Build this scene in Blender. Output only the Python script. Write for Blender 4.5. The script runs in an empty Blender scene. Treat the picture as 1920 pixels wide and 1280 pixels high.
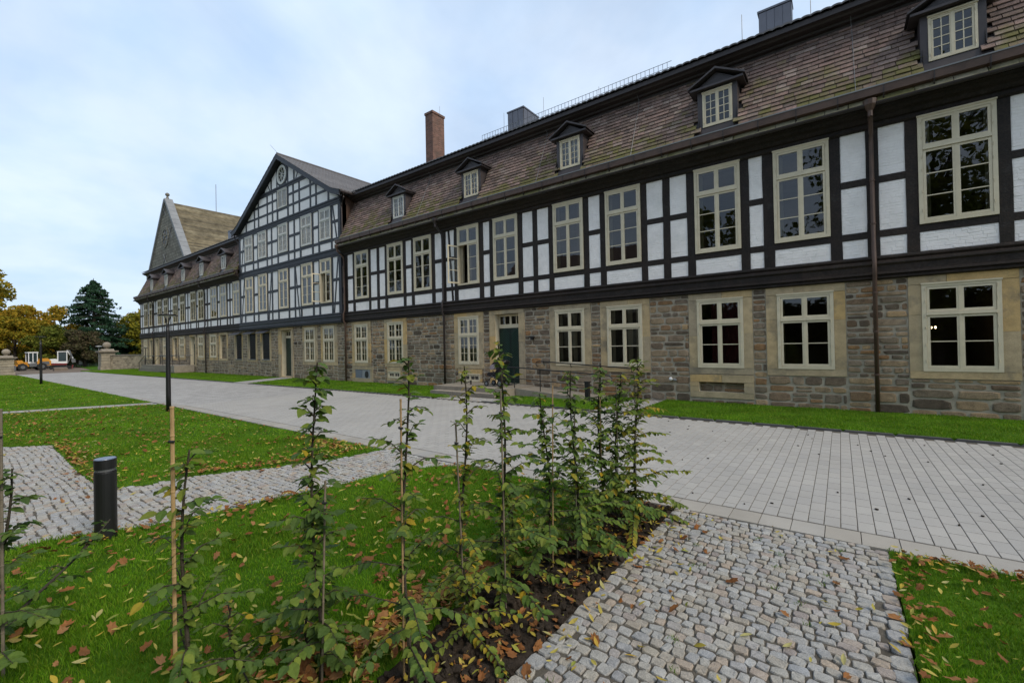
import bpy, math, random
import numpy as np
from math import radians as R, sin, cos, pi, sqrt, atan2, hypot
rnd = random.Random(7)
rng = np.random.default_rng(7)
S = bpy.context.scene
C = S.collection
# ------------------------------------------------------------------ camera
CAMZ = 1.75
PITCH, ROLL, YAW, FPX = 0.0081, -0.0196, 0.64229, 823.425
from mathutils import Matrix, Vector, Euler
Rc = Matrix.Rotation(YAW, 3, 'Z') @ Matrix.Rotation(PITCH, 3, 'X') @ Matrix.Rotation(-ROLL, 3, 'Y')
ri, fw, up = Rc @ Vector((1, 0, 0)), Rc @ Vector((0, 1, 0)), Rc @ Vector((0, 0, 1))
cd = bpy.data.cameras.new('camera'); cam = bpy.data.objects.new('camera', cd); C.objects.link(cam)
cam.matrix_world = Matrix(((ri.x, up.x, -fw.x, 0), (ri.y, up.y, -fw.y, 0), (ri.z, up.z, -fw.z, CAMZ), (0, 0, 0, 1)))
cd.sensor_width = 36; cd.lens = FPX / 1920 * 36; cd.clip_start = 0.05; cd.clip_end = 2000
S.camera = cam
# ------------------------------------------------------------------ light
SUN_EL, SUN_AZ, SKY_STR, SUN_STR, EXPO = 42, 95, 0.080, 1.5, 0.88      # azimuth clockwise from +Y
w = bpy.data.worlds.new('World'); S.world = w; w.use_nodes = True
nt = w.node_tree; N = nt.nodes; L = nt.links; bg = N['Background']
sky = N.new('ShaderNodeTexSky'); sky.sky_type = 'NISHITA'; sky.sun_disc = False
sky.sun_elevation = R(SUN_EL); sky.sun_rotation = R(SUN_AZ); sky.air_density = 1.0; sky.dust_density = 2.0; sky.ozone_density = 1.5
tc = N.new('ShaderNodeTexCoord'); sx = N.new('ShaderNodeSeparateXYZ'); L.new(tc.outputs['Generated'], sx.inputs[0])
def wm(op, a, b=None, c=None):
    n = N.new('ShaderNodeMath'); n.operation = op
    for i, q in enumerate((a, b, c)):
        if q is None: continue
        if isinstance(q, (int, float)): n.inputs[i].default_value = q
        else: L.new(q, n.inputs[i])
    return n.outputs[0]
zz = wm('ADD', wm('MAXIMUM', sx.outputs[2], 0.0), 0.22)               # flat cloud deck seen in perspective
cv = N.new('ShaderNodeCombineXYZ'); L.new(wm('DIVIDE', sx.outputs[0], zz), cv.inputs[0]); L.new(wm('DIVIDE', sx.outputs[1], zz), cv.inputs[1])
nz = N.new('ShaderNodeTexNoise'); nz.inputs['Scale'].default_value = 1.1; nz.inputs['Detail'].default_value = 7; nz.inputs['Roughness'].default_value = .55
nz.inputs['Distortion'].default_value = .35; L.new(cv.outputs[0], nz.inputs['Vector'])
rp = N.new('ShaderNodeValToRGB'); rp.color_ramp.elements[0].position = .34; rp.color_ramp.elements[1].position = .68
rp.color_ramp.elements[0].color = (.60, .60, .60, 1); rp.color_ramp.elements[1].color = (1, 1, 1, 1); L.new(nz.outputs[0], rp.inputs[0])
n2 = N.new('ShaderNodeTexNoise'); n2.inputs['Scale'].default_value = 2.3; n2.inputs['Detail'].default_value = 5; L.new(cv.outputs[0], n2.inputs['Vector'])
rc = N.new('ShaderNodeValToRGB'); rc.color_ramp.elements[0].color = (4.5, 5.85, 7.7, 1); rc.color_ramp.elements[1].color = (5.6, 6.6, 7.95, 1)
rc.color_ramp.elements[0].position = .35; rc.color_ramp.elements[1].position = .6; L.new(n2.outputs[0], rc.inputs[0])
mx = N.new('ShaderNodeMix'); mx.data_type = 'RGBA'; L.new(rp.outputs[0], mx.inputs[0]); L.new(sky.outputs[0], mx.inputs[6]); L.new(rc.outputs[0], mx.inputs[7])
L.new(mx.outputs[2], bg.inputs[0]); bg.inputs[1].default_value = SKY_STR
sd = bpy.data.lights.new('sun', 'SUN'); sd.energy = SUN_STR; sd.angle = R(24); sd.color = (1, .90, .74)
so = bpy.data.objects.new('sun', sd); C.objects.link(so)
az, el = R(SUN_AZ), R(SUN_EL)
so.rotation_euler = Vector((sin(az) * cos(el), cos(az) * cos(el), sin(el))).to_track_quat('Z', 'Y').to_euler()
S.view_settings.view_transform = 'Standard'; S.view_settings.look = 'None'; S.view_settings.gamma = 1
S.view_settings.use_curve_mapping = False; S.view_settings.exposure = EXPO
# ------------------------------------------------------------------ helpers
WL = {}
def wloc(o): return WL.get(o.name, Vector((0, 0, 0)))
def tag(o, label=None, cat=None, group=None, kind=None):
    if label: o['label'] = label
    if cat: o['category'] = cat
    if group: o['group'] = group
    if kind: o['kind'] = kind
    return o
def obj(name, me, m=None, parent=None, loc=(0, 0, 0), rot=None, scl=None, kind=None, local=False):
    o = bpy.data.objects.new(name, me); C.objects.link(o); loc = Vector(loc)
    if me is not None and m is not None and len(me.materials) == 0: me.materials.append(m)
    if parent is not None:
        o.parent = parent
        if local: o.location = loc; loc = loc + wloc(parent)
        else: o.location = loc - wloc(parent)
    else: o.location = loc
    WL[o.name] = loc
    if rot: o.rotation_euler = rot
    if scl: o.scale = scl
    if kind: o['kind'] = kind
    return o
def thing(name, label, cat, loc=(0, 0, 0), group=None):
    o = bpy.data.objects.new(name, None); C.objects.link(o); o.location = loc; o.empty_display_size = .2
    WL[o.name] = Vector(loc); return tag(o, label, cat, group)
class MB:
    def __init__(s): s.v = []; s.f = []; s.mi = []
    def add(s, vs, fs, mi=0):
        b = len(s.v); s.v += [tuple(q) for q in vs]; s.f += [tuple(i + b for i in q) for q in fs]; s.mi += [mi] * len(fs); return s
    def box(s, x0, x1, y0, y1, z0, z1, mi=0):
        return s.add([(x0, y0, z0), (x1, y0, z0), (x1, y1, z0), (x0, y1, z0), (x0, y0, z1), (x1, y0, z1), (x1, y1, z1), (x0, y1, z1)],
                     [(0, 3, 2, 1), (4, 5, 6, 7), (0, 1, 5, 4), (1, 2, 6, 5), (2, 3, 7, 6), (3, 0, 4, 7)], mi)
    def quad(s, a, b, c, d, mi=0): return s.add([a, b, c, d], [(0, 1, 2, 3)], mi)
    def prism(s, poly, a, b, ax='y', mi=0):                # polygon extruded along an axis: y -> poly in xz, z -> xy, x -> yz
        def P(p, t): return (p[0], t, p[1]) if ax == 'y' else (p[0], p[1], t) if ax == 'z' else (t, p[0], p[1])
        n = len(poly); area = sum(poly[i][0] * poly[(i + 1) % n][1] - poly[(i + 1) % n][0] * poly[i][1] for i in range(n))
        if (area < 0) != (ax == 'y'): poly = poly[::-1]
        vs = [P(p, a) for p in poly] + [P(p, b) for p in poly]
        if a > b: pass
        fs = [tuple(range(n - 1, -1, -1)), tuple(range(n, 2 * n))] + [(i, (i + 1) % n, n + (i + 1) % n, n + i) for i in range(n)]
        return s.add(vs, fs, mi)
    def tube(s, pts, r, n=6, mi=0, cap=True):
        pts = [Vector(p) for p in pts]; rs = r if isinstance(r, (list, tuple)) else [r] * len(pts); vs = []; fs = []
        for i, p in enumerate(pts):
            d = (pts[min(i + 1, len(pts) - 1)] - pts[max(i - 1, 0)]).normalized()
            a = d.cross(Vector((0, 0, 1)) if abs(d.z) < .9 else Vector((1, 0, 0))).normalized(); b = d.cross(a)
            for k in range(n):
                t = 2 * pi * k / n; vs.append(p + (a * cos(t) + b * sin(t)) * rs[i])
        for i in range(len(pts) - 1):
            for k in range(n): fs.append((i * n + k, i * n + (k + 1) % n, (i + 1) * n + (k + 1) % n, (i + 1) * n + k))
        if cap: fs += [tuple(range(n - 1, -1, -1)), tuple((len(pts) - 1) * n + k for k in range(n))]
        return s.add(vs, fs, mi)
    def lathe(s, prof, n=16, c=(0, 0, 0), mi=0):
        vs = []; fs = []
        for r, z in prof:
            for k in range(n): vs.append((c[0] + r * cos(2 * pi * k / n), c[1] + r * sin(2 * pi * k / n), c[2] + z))
        m = len(prof)
        for i in range(m - 1):
            for k in range(n): fs.append((i * n + k, i * n + (k + 1) % n, (i + 1) * n + (k + 1) % n, (i + 1) * n + k))
        fs += [tuple(range(n - 1, -1, -1)), tuple((m - 1) * n + k for k in range(n))]
        return s.add(vs, fs, mi)
    def wheel(s, c, r, wd, ax='y', n=18, mi=0, hole=0):
        vs = []
        for t, rr in ((-wd / 2, r * .88), (-wd / 2 * .8, r), (wd / 2 * .8, r), (wd / 2, r * .88)):
            for k in range(n):
                a, b = rr * cos(2 * pi * k / n), rr * sin(2 * pi * k / n)
                vs.append((c[0] + a, c[1] + t, c[2] + b) if ax == 'y' else (c[0] + t, c[1] + a, c[2] + b))
        fs = [(i * n + k, i * n + (k + 1) % n, (i + 1) * n + (k + 1) % n, (i + 1) * n + k) for i in range(3) for k in range(n)]
        fs += [tuple(range(n)), tuple(3 * n + k for k in range(n - 1, -1, -1))]
        return s.add(vs, fs, mi)
    def mesh(s, name, mats=(), smooth=False, off=(0, 0, 0)):
        me = bpy.data.meshes.new(name); o = off
        me.from_pydata([(v[0] - o[0], v[1] - o[1], v[2] - o[2]) for v in s.v], [], s.f)
        for m in mats: me.materials.append(m)
        if len(mats) > 1: me.polygons.foreach_set('material_index', s.mi)
        if smooth: me.polygons.foreach_set('use_smooth', [True] * len(s.f))
        me.update(); return me
    def build(s, name, m, parent=None, smooth=False, kind=None, origin=None, rot=None):
        if not s.v: return None
        if origin is None:
            a = np.array(s.v); origin = (a.min(0) + a.max(0)) / 2
        mats = m if isinstance(m, (list, tuple)) else [m]
        return obj(name, s.mesh(name, mats, smooth, origin), None, parent, origin, rot, kind=kind)
    def local(s, name, m, parent, loc=(0, 0, 0), rot=None, smooth=False):
        return obj(name, s.mesh(name, [m], smooth), None, parent, loc, rot, local=True)
def box(name, m, parent, x0, x1, y0, y1, z0, z1, kind=None): return MB().box(x0, x1, y0, y1, z0, z1).build(name, m, parent, kind=kind)
def np_mesh(name, V, loops, counts):
    me = bpy.data.meshes.new(name); me.vertices.add(len(V)); me.vertices.foreach_set('co', np.ascontiguousarray(V, dtype=np.float32).ravel())
    me.loops.add(len(loops)); me.loops.foreach_set('vertex_index', np.ascontiguousarray(loops, dtype=np.int32))
    st = np.concatenate(([0], np.cumsum(counts)[:-1])).astype(np.int32)
    me.polygons.add(len(counts)); me.polygons.foreach_set('loop_start', st); me.polygons.foreach_set('loop_total', np.asarray(counts, dtype=np.int32))
    me.polygons.foreach_set('use_smooth', np.zeros(len(counts), bool)); me.update(calc_edges=True); me.validate(); return me
RI, FW, UP = np.array(ri), np.array(fw), np.array(up)
def project(P):
    Q = np.asarray(P, float) - np.array([0, 0, CAMZ]); d = Q @ FW; d2 = np.where(d > .05, d, .05)
    return 960 + FPX * (Q @ RI) / d2, 640 - FPX * (Q @ UP) / d2, d
def eulers(E):
    cx, sx_, cy, sy, cz, sz = np.cos(E[:, 0]), np.sin(E[:, 0]), np.cos(E[:, 1]), np.sin(E[:, 1]), np.cos(E[:, 2]), np.sin(E[:, 2])
    M = np.empty((len(E), 3, 3))
    M[:, 0, 0] = cy * cz; M[:, 0, 1] = sx_ * sy * cz - cx * sz; M[:, 0, 2] = cx * sy * cz + sx_ * sz
    M[:, 1, 0] = cy * sz; M[:, 1, 1] = sx_ * sy * sz + cx * cz; M[:, 1, 2] = cx * sy * sz - sx_ * cz
    M[:, 2, 0] = -sy; M[:, 2, 1] = sx_ * cy; M[:, 2, 2] = cx * cy
    return M
def joined(name, items, var, vi, m, parent, loc, kind='stuff'):
    if not len(items): return None
    items = np.asarray(items, float); vs, lp, ct, b = [], [], [], 0
    for k, (V, F) in enumerate(var):
        it = items[vi == k]
        if not len(it): continue
        M = eulers(it[:, 3:6]); X = np.einsum('nij,nkj->nki', M, np.asarray(V)[None] * it[:, None, 6:9]) + it[:, None, 0:3]
        vs.append(X.reshape(-1, 3)); fl = np.concatenate([np.array(f) for f in F]); fc = np.array([len(f) for f in F])
        lp.append((fl[None] + (np.arange(len(it)) * len(V))[:, None]).ravel() + b); ct.append(np.tile(fc, len(it))); b += len(it) * len(V)
    V = np.concatenate(vs) - np.array(loc)
    return obj(name, np_mesh(name, V, np.concatenate(lp), np.concatenate(ct)), m, parent, loc, kind=kind)
def pieces(name, items, var, m, parent, n=300, stuff=None, loc=None, each=None):
    """the n pieces showing largest become objects sharing mesh data, the rest one joined mesh"""
    items = np.asarray(items, float)
    if not len(items): return []
    vi = rng.integers(0, len(var), len(items)); loc = loc if loc is not None else wloc(parent) if parent else (0, 0, 0)
    px, py, d = project(items[:, :3]); inn = (d > .1) & (px > -60) & (px < 1980) & (py > -60) & (py < 1340)
    size = np.where(inn, items[:, 6:9].max(1) / np.maximum(d, .1), 0); order = np.argsort(-size)
    order_n = [i for i in order[:n] if size[i] > 0]; rest = np.setdiff1d(np.arange(len(items)), order_n); out = []
    ms = []
    for k, (V, F) in enumerate(var):
        me = bpy.data.meshes.new(name); me.from_pydata([tuple(q) for q in V], [], F); me.materials.append(m); ms.append(me)
    for i in order_n:
        q = items[i]; o = obj(name, ms[vi[i]], None, parent, q[:3], tuple(q[3:6]), tuple(q[6:9])); out.append(o)
        if each: each(o, i)
    joined(stuff or name + 's', items[rest], var, vi[rest], m, parent, loc)
    return out
def inpoly(P, poly):
    x, y = P[:, 0], P[:, 1]; c = np.zeros(len(P), bool); n = len(poly)
    for i in range(n):
        (x1, y1), (x2, y2) = poly[i], poly[(i + 1) % n]
        if y1 == y2: continue
        c ^= ((y1 > y) != (y2 > y)) & (x < (x2 - x1) * (y - y1) / (y2 - y1) + x1)
    return c
# ------------------------------------------------------------------ materials
def M(name, cols, rough=.8, nscale=6., namt=.35, bump=.0, bscale=60., spec=.3, metal=0, spread=1.0, stain=None, brick=None, wave=None, trans=0, moss=None, grain=None):
    m = bpy.data.materials.new(name); m.use_nodes = True; t = m.node_tree; n = t.nodes; l = t.links; p = n['Principled BSDF']
    p.inputs['Roughness'].default_value = rough; p.inputs['Specular IOR Level'].default_value = spec; p.inputs['Metallic'].default_value = metal
    geo = n.new('ShaderNodeNewGeometry'); pos = geo.outputs['Position']
    def mth(op, a, b=0.0):
        q = n.new('ShaderNodeMath'); q.operation = op
        for i, v in enumerate((a, b)):
            if isinstance(v, (int, float)): q.inputs[i].default_value = v
            else: l.new(v, q.inputs[i])
        return q.outputs[0]
    def noise(sc, det=5, rgh=.6, vec=None, dist=0):
        q = n.new('ShaderNodeTexNoise'); q.inputs['Scale'].default_value = sc; q.inputs['Detail'].default_value = det; q.inputs['Roughness'].default_value = rgh
        q.inputs['Distortion'].default_value = dist; l.new(vec or pos, q.inputs['Vector']); return q.outputs[0]
    def ramp(f, stops):
        q = n.new('ShaderNodeValToRGB'); e = q.color_ramp.elements
        while len(e) < len(stops): e.new(.5)
        for i, (a, c) in enumerate(stops): e[i].position = a; e[i].color = (*c, 1) if len(c) == 3 else c
        l.new(f, q.inputs[0]); return q.outputs[0]
    def mix(f, a, b, bl='MIX'):
        q = n.new('ShaderNodeMix'); q.data_type = 'RGBA'; q.blend_type = bl
        for i, v in ((0, f), (6, a), (7, b)):
            if isinstance(v, (int, float)): q.inputs[i].default_value = v
            elif isinstance(v, tuple): q.inputs[i].default_value = (*v, 1)
            else: l.new(v, q.inputs[i])
        return q.outputs[2]
    if len(cols) > 1:
        oi = n.new('ShaderNodeObjectInfo'); f = mth('FRACT', mth('ADD', oi.outputs['Random'], geo.outputs['Random Per Island']))
        k = len(cols); col = ramp(f, [((i + .5) / k, c) for i, c in enumerate(cols)])
    else:
        q = n.new('ShaderNodeRGB'); q.outputs[0].default_value = (*cols[0], 1); col = q.outputs[0]
    nn = noise(nscale)
    col = mix(1.0, col, ramp(nn, [(.25, (1 - namt,) * 3), (.5, (1,) * 3), (.78, (1 + namt,) * 3)]), 'MULTIPLY')
    if stain:                                                    # (scale, threshold, colour, amount)
        f = ramp(noise(stain[0], 6, .65), [(stain[1], (0, 0, 0)), (stain[1] + .16, (stain[3],) * 3)]); col = mix(f, col, stain[2])
    if grain:                                                    # fine speckle
        f = ramp(noise(grain[0], 2, .5), [(.35, (1 - grain[1],) * 3), (.65, (1 + grain[1],) * 3)]); col = mix(1.0, col, f, 'MULTIPLY')
    if moss:                                                     # moss grows on the lower courses: (z_full, z_none, colour)
        sp = n.new('ShaderNodeSeparateXYZ'); l.new(pos, sp.inputs[0]); mr = n.new('ShaderNodeMapRange')
        mr.inputs[1].default_value = moss[1]; mr.inputs[2].default_value = moss[0]; l.new(sp.outputs[2], mr.inputs[0])
        oi2 = n.new('ShaderNodeObjectInfo'); fr = mth('FRACT', mth('MULTIPLY', mth('ADD', oi2.outputs['Random'], geo.outputs['Random Per Island']), 7.31))
        f = mth('ADD', mth('MULTIPLY', noise(1.3, 4), .75), mth('ADD', mth('MULTIPLY', noise(9, 4), .25), mth('MULTIPLY', fr, .22)))
        f = ramp(mth('ADD', f, mth('MULTIPLY', mr.outputs[0], .28)), [(.745, (0, 0, 0)), (.93, (.85,) * 3)]); col = mix(f, col, moss[2])
    hgt = None
    if brick:                                                    # (scale_w, row_h, mortar, mortar colour, plane)
        mp = n.new('ShaderNodeSeparateXYZ'); l.new(pos, mp.inputs[0]); cb = n.new('ShaderNodeCombineXYZ')
        ax = {'xz': (0, 2), 'xy': (0, 1), 'yx': (1, 0), 'yz': (1, 2)}[brick[4]]
        if brick[4] == 'xz': l.new(mth('ADD', mp.outputs[0], mp.outputs[1]), cb.inputs[0])
        else: l.new(mp.outputs[ax[0]], cb.inputs[0])
        l.new(mp.outputs[ax[1]], cb.inputs[1])
        b = n.new('ShaderNodeTexBrick'); b.inputs['Scale'].default_value = 1; b.inputs['Brick Width'].default_value = brick[0]; b.inputs['Row Height'].default_value = brick[1]
        b.inputs['Mortar Size'].default_value = brick[2]; c_ = brick[5] if len(brick) > 5 else .18; b.inputs['Color1'].default_value = (1 - c_,) * 3 + (1,); b.inputs['Color2'].default_value = (1 + c_ * .8,) * 3 + (1,); b.inputs['Mortar'].default_value = (1, 1, 1, 1)
        l.new(cb.outputs[0], b.inputs['Vector']); col = mix(1.0, col, b.outputs[0], 'MULTIPLY'); col = mix(b.outputs[1], col, brick[3]); hgt = mth('SUBTRACT', 1.0, b.outputs[1])
    l.new(col, p.inputs['Base Color'])
    if bump or hgt:
        bp = n.new('ShaderNodeBump'); bp.inputs['Strength'].default_value = bump or .3; bp.inputs['Distance'].default_value = .02
        h = noise(bscale, 5, .65)
        if hgt: h = mth('ADD', mth('MULTIPLY', h, .4), hgt)
        l.new(h, bp.inputs['Height']); l.new(bp.outputs[0], p.inputs['Normal'])
    if trans:
        tr = n.new('ShaderNodeBsdfTranslucent'); l.new(col, tr.inputs[0]); ms = n.new('ShaderNodeMixShader'); ms.inputs[0].default_value = trans
        l.new(p.outputs[0], ms.inputs[1]); l.new(tr.outputs[0], ms.inputs[2]); l.new(ms.outputs[0], n['Material Output'].inputs[0])
    return m
def glass_mat(name, tint, ior):
    m = bpy.data.materials.new(name); m.use_nodes = True; t = m.node_tree; n = t.nodes; l = t.links; n.remove(n['Principled BSDF'])
    tr = n.new('ShaderNodeBsdfTransparent'); tr.inputs[0].default_value = (*tint, 1); gl = n.new('ShaderNodeBsdfGlossy'); gl.inputs['Roughness'].default_value = .012
    fr = n.new('ShaderNodeFresnel'); fr.inputs[0].default_value = ior; ms = n.new('ShaderNodeMixShader')
    nz_ = n.new('ShaderNodeTexNoise'); nz_.inputs['Scale'].default_value = 2.2; g = n.new('ShaderNodeNewGeometry'); l.new(g.outputs['Position'], nz_.inputs['Vector'])
    bp = n.new('ShaderNodeBump'); bp.inputs['Strength'].default_value = .02; bp.inputs['Distance'].default_value = .05; l.new(nz_.outputs[0], bp.inputs['Height']); l.new(bp.outputs[0], gl.inputs['Normal'])
    l.new(fr.outputs[0], ms.inputs[0]); l.new(tr.outputs[0], ms.inputs[1]); l.new(gl.outputs[0], ms.inputs[2]); l.new(ms.outputs[0], n['Material Output'].inputs[0]); return m
mStone = M('rubble_stone', [(0.108, 0.083, 0.06), (0.222, 0.172, 0.117), (0.342, 0.242, 0.146), (0.153, 0.121, 0.089), (0.283, 0.216, 0.153), (0.421, 0.285, 0.153), (0.205, 0.155, 0.111), (0.32, 0.172, 0.074), (0.134, 0.101, 0.074), (0.263, 0.19, 0.124)], .92, 7, .4, .9, 45, .15, grain=(90, .3), stain=(5, .58, (.22, .20, .17), .5))
mPaleStone = M('pale_rubble', [(0.14, 0.111, 0.077), (0.281, 0.215, 0.14), (0.211, 0.163, 0.112), (0.351, 0.267, 0.17), (0.12, 0.098, 0.077), (0.267, 0.195, 0.117), (0.183, 0.143, 0.105), (0.309, 0.234, 0.152)], .92, 7, .35, .9, 45, .15, grain=(90, .25))
mMortar = M('lime_mortar', [(.40, .345, .265)], .95, 9, .25, .7, 90, .1)
mAshlar = M('sandstone', [(0.481, 0.355, 0.198), (0.412, 0.33, 0.211), (0.558, 0.372, 0.161), (0.451, 0.346, 0.205), (0.385, 0.311, 0.211), (0.489, 0.372, 0.219)], .9, 5, .22, .5, 70, .15, grain=(140, .16), stain=(1.6, .54, (.17, .15, .115), .75))
mPier = M('pier_stone', [(.27, .24, .185), (.30, .265, .205), (.25, .225, .18)], .92, 4, .25, .5, 40, .15, stain=(1.8, .54, (.14, .125, .10), .7))
mStep = M('step_stone', [(.23, .20, .16), (.27, .235, .19)], .9, 6, .2, .4, 70, .15, grain=(120, .15))
mTimber = M('dark_timber', [(0.019, 0.013, 0.009), (0.025, 0.016, 0.011), (0.017, 0.011, 0.008)], .62, 3, .4, .5, 30, .3, stain=(5, .56, (.036, .033, .03), .7), grain=(25, .3))
mTimberG = M('sky_sheen_timber', [(.026, .028, .034), (.032, .034, .040)], .55, 3, .3, .4, 30, .35)  # blue-grey sky sheen of the gable beams put into the base colour
mBrick = M('white_painted_brick', [(0.895, 0.845, 0.803), (0.906, 0.855, 0.813), (0.885, 0.834, 0.793), (0.9, 0.85, 0.808)], .75, 5, .08, .35, 70, .2, stain=(1.1, .56, (.62, .60, .56), .5))
mJoint = M('white_painted_joint', [(0.862, 0.814, 0.773)], .8, 6, .08, .2, 60, .2)
mInfill = M('white_infill', [(0.798, 0.765, 0.731), (0.82, 0.787, 0.752)], .8, 5, .05, .2, 50, .2)
mCream = M('cream_paint', [(.62, .535, .375), (.64, .555, .395)], .5, 4, .1, .1, 60, .4)
mWhiteP = M('ivory_paint', [(.56, .54, .48)], .5, 4, .08, .1, 60, .4)
mReveal = M('plaster_reveal', [(.62, .54, .38)], .85, 4, .12)
mRoom = M('room_wall', [(.22, .17, .11)], .9, 1.2, .25)
mGlass = glass_mat('window_glass', (.84, .87, .85), 1.8)
mSlate = M('sandstone_shingle', [(0.129, 0.091, 0.076), (0.195, 0.13, 0.109), (0.257, 0.173, 0.143), (0.16, 0.114, 0.094), (0.216, 0.153, 0.125), (0.14, 0.1, 0.083), (0.283, 0.219, 0.183), (0.18, 0.12, 0.101), (0.119, 0.089, 0.076), (0.232, 0.158, 0.133)], .85, 9, .35, .6, 50, .25, moss=(7.4, 9.1, (.12, .115, .028)), grain=(60, .2))
mSlab = M('eave_slab', [(0.204, 0.178, 0.119), (0.17, 0.153, 0.102), (0.255, 0.221, 0.153)], .9, 5, .35, .6, 40, .2, moss=(6.8, 8, (.12, .11, .035)))
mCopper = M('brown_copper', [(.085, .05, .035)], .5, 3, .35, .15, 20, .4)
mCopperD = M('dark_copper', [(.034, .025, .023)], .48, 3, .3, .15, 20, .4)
mLead = M('brown_sheet_metal', [(.050, .041, .042)], .5, 2.5, .25, .1, 15, .4)
mZinc = M('zinc_sheet', [(.115, .115, .13)], .38, 1.5, .2, .05, 8, .5, metal=.5)
mPan = M('dark_pantile', [(.095, .088, .088), (.115, .107, .106)], .6, 3, .25, .2, 30, .35)
mChim = M('red_brick', [(.165, .08, .058)], .9, 4, .35, .5, 50, .15, brick=(.2, .065, .009, (.17, .14, .12), 'xz', .4), stain=(2, .52, (.075, .05, .042), .8))
mChurch = M('church_stone', [(.20, .185, .15)], .95, .9, .35, .6, 6, .1, brick=(1.1, .55, .05, (.11, .10, .085), 'xz'), stain=(.5, .58, (.09, .085, .075), .7))
mChRoof = M('church_roof_slab', [(.17, .14, .09), (.13, .11, .075), (.21, .18, .12), (.10, .085, .06)], .95, .8, .45, .5, 5, .1, stain=(.35, .55, (.085, .072, .052), .7))
mCoping = M('pale_coping', [(.20, .205, .21)], .7, .8, .2)
mDoor = M('green_paint', [(.006, .018, .012)], .45, 3, .2, .1, 30, .4)
mBatten = M('green_batten_highlight', [(.016, .042, .03)], .35, 3, .2)  # lighter than the leaf: batten highlights put into the colour
mBlack = M('black_metal', [(.011, .011, .012)], .42, 3, .2, .05, 40, .45)
mLattice = M('dark_lattice', [(.012, .015, .017)], .6, 3, .2)
mSteel = M('galvanised', [(.20, .21, .22)], .5, 3, .2, metal=.3)
mCurtain = M('curtain_cloth', [(.68, .60, .43)], .9, 3, .12, trans=.35)
mBlindOrSky = M('white_blind_or_sky', [(.80, .80, .78)], .9, 3, .06, trans=.3)  # blinds of the far range, and pale reflected sky behind dormer panes
mRed = M('red_curtain', [(.09, .018, .022)], .95, 3, .2)
mSoil = M('dark_soil', [(.040, .031, .024)], .97, 12, .5, 1.0, 45, .1)
mDirt = M('bare_earth', [(.15, .12, .095)], .97, 1.2, .35, .6, 12, .1)
mGround = M('ground_earth', [(.06, .075, .02)], .97, .4, .4, .3, 8, .1)
mTurf = M('turf', [(0.047, 0.108, 0.005)], .95, 2.2, .45, .8, 60, .1, stain=(.6, .6, (.045, .055, .012), .5))
mGrass = M('grass_blades', [(0.08, 0.185, 0.006), (0.1, 0.229, 0.008), (0.121, 0.255, 0.009), (0.138, 0.271, 0.01), (0.105, 0.24, 0.009), (0.211, 0.294, 0.024)], .6, .9, .5, spec=.2, trans=.4, stain=(1.1, .55, (.15, .16, .03), .6))
mCobble = M('granite_cobble', [(0.301, 0.296, 0.282), (0.35, 0.34, 0.318), (0.264, 0.264, 0.266), (0.374, 0.365, 0.344), (0.331, 0.302, 0.253), (0.292, 0.299, 0.308), (0.338, 0.277, 0.218), (0.277, 0.242, 0.224), (0.362, 0.359, 0.347), (0.313, 0.274, 0.224), (0.307, 0.293, 0.263), (0.325, 0.314, 0.289)], .8, 14, .25, .6, 70, .2, grain=(160, .2), stain=(7, .56, (.19, .17, .14), .7))
mSand = M('joint_sand', [(.10, .088, .072)], .97, 14, .4, .6, 90, .1)
mPaver = M('concrete_paver', [(0.329, 0.315, 0.293), (0.339, 0.322, 0.3), (0.322, 0.309, 0.292), (0.332, 0.318, 0.298), (0.311, 0.297, 0.277), (0.352, 0.336, 0.312), (0.313, 0.301, 0.284)], .85, .55, .13, .25, 130, .2, grain=(220, .10), stain=(.55, .55, (.29, .275, .25), .7))
mRoad = M('distant_paving', [(0.321, 0.308, 0.293)], .85, .4, .1, .2, 100, .2, brick=(.25, .125, .006, (.20, .19, .175), 'yx'))
mSlabC = M('concrete_slab', [(0.302, 0.278, 0.243), (0.322, 0.299, 0.266), (0.289, 0.278, 0.261)], .88, 1.4, .16, .25, 100, .2, grain=(180, .08))
mKerb = M('kerb_stone', [(.075, .075, .075), (.09, .088, .085)], .88, 3, .2, .3, 80, .2)
mBamboo = M('bamboo', [(.36, .24, .11), (.30, .20, .10)], .6, 18, .25, .1, 60, .3)
mCane = M('weathered_cane', [(.17, .14, .10), (.14, .12, .09)], .7, 18, .3, .1, 60, .2)
mBark = M('sapling_bark', [(.05, .042, .03)], .85, 30, .35, .5, 90, .2)
mTrunk = M('tree_bark', [(.06, .05, .04)], .9, 3, .4, .6, 12, .2)
def leafmat(n, cols, tr=.35, rough=.6): return M(n, cols, rough, 30, .15, spec=.18, trans=tr)
mLeafG = leafmat('hornbeam_leaf', [(0.083, 0.143, 0.025), (0.111, 0.18, 0.03), (0.074, 0.12, 0.03), (0.157, 0.217, 0.034), (0.092, 0.15, 0.028), (0.186, 0.233, 0.035)])
mLeafD = leafmat('dark_hornbeam_leaf', [(0.058, 0.105, 0.027), (0.076, 0.131, 0.029), (0.1, 0.158, 0.032), (0.068, 0.116, 0.031)])
mLeafY = leafmat('yellowing_leaf', [(0.127, 0.176, 0.03), (0.218, 0.22, 0.028), (0.103, 0.165, 0.03), (0.414, 0.275, 0.02), (0.115, 0.176, 0.03), (0.161, 0.198, 0.034)])
mOak = leafmat('brown_leaf', [(0.2, 0.081, 0.026), (0.264, 0.118, 0.041), (0.137, 0.053, 0.016), (0.317, 0.161, 0.065), (0.232, 0.081, 0.018), (0.169, 0.073, 0.026)], .15, .75)
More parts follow.
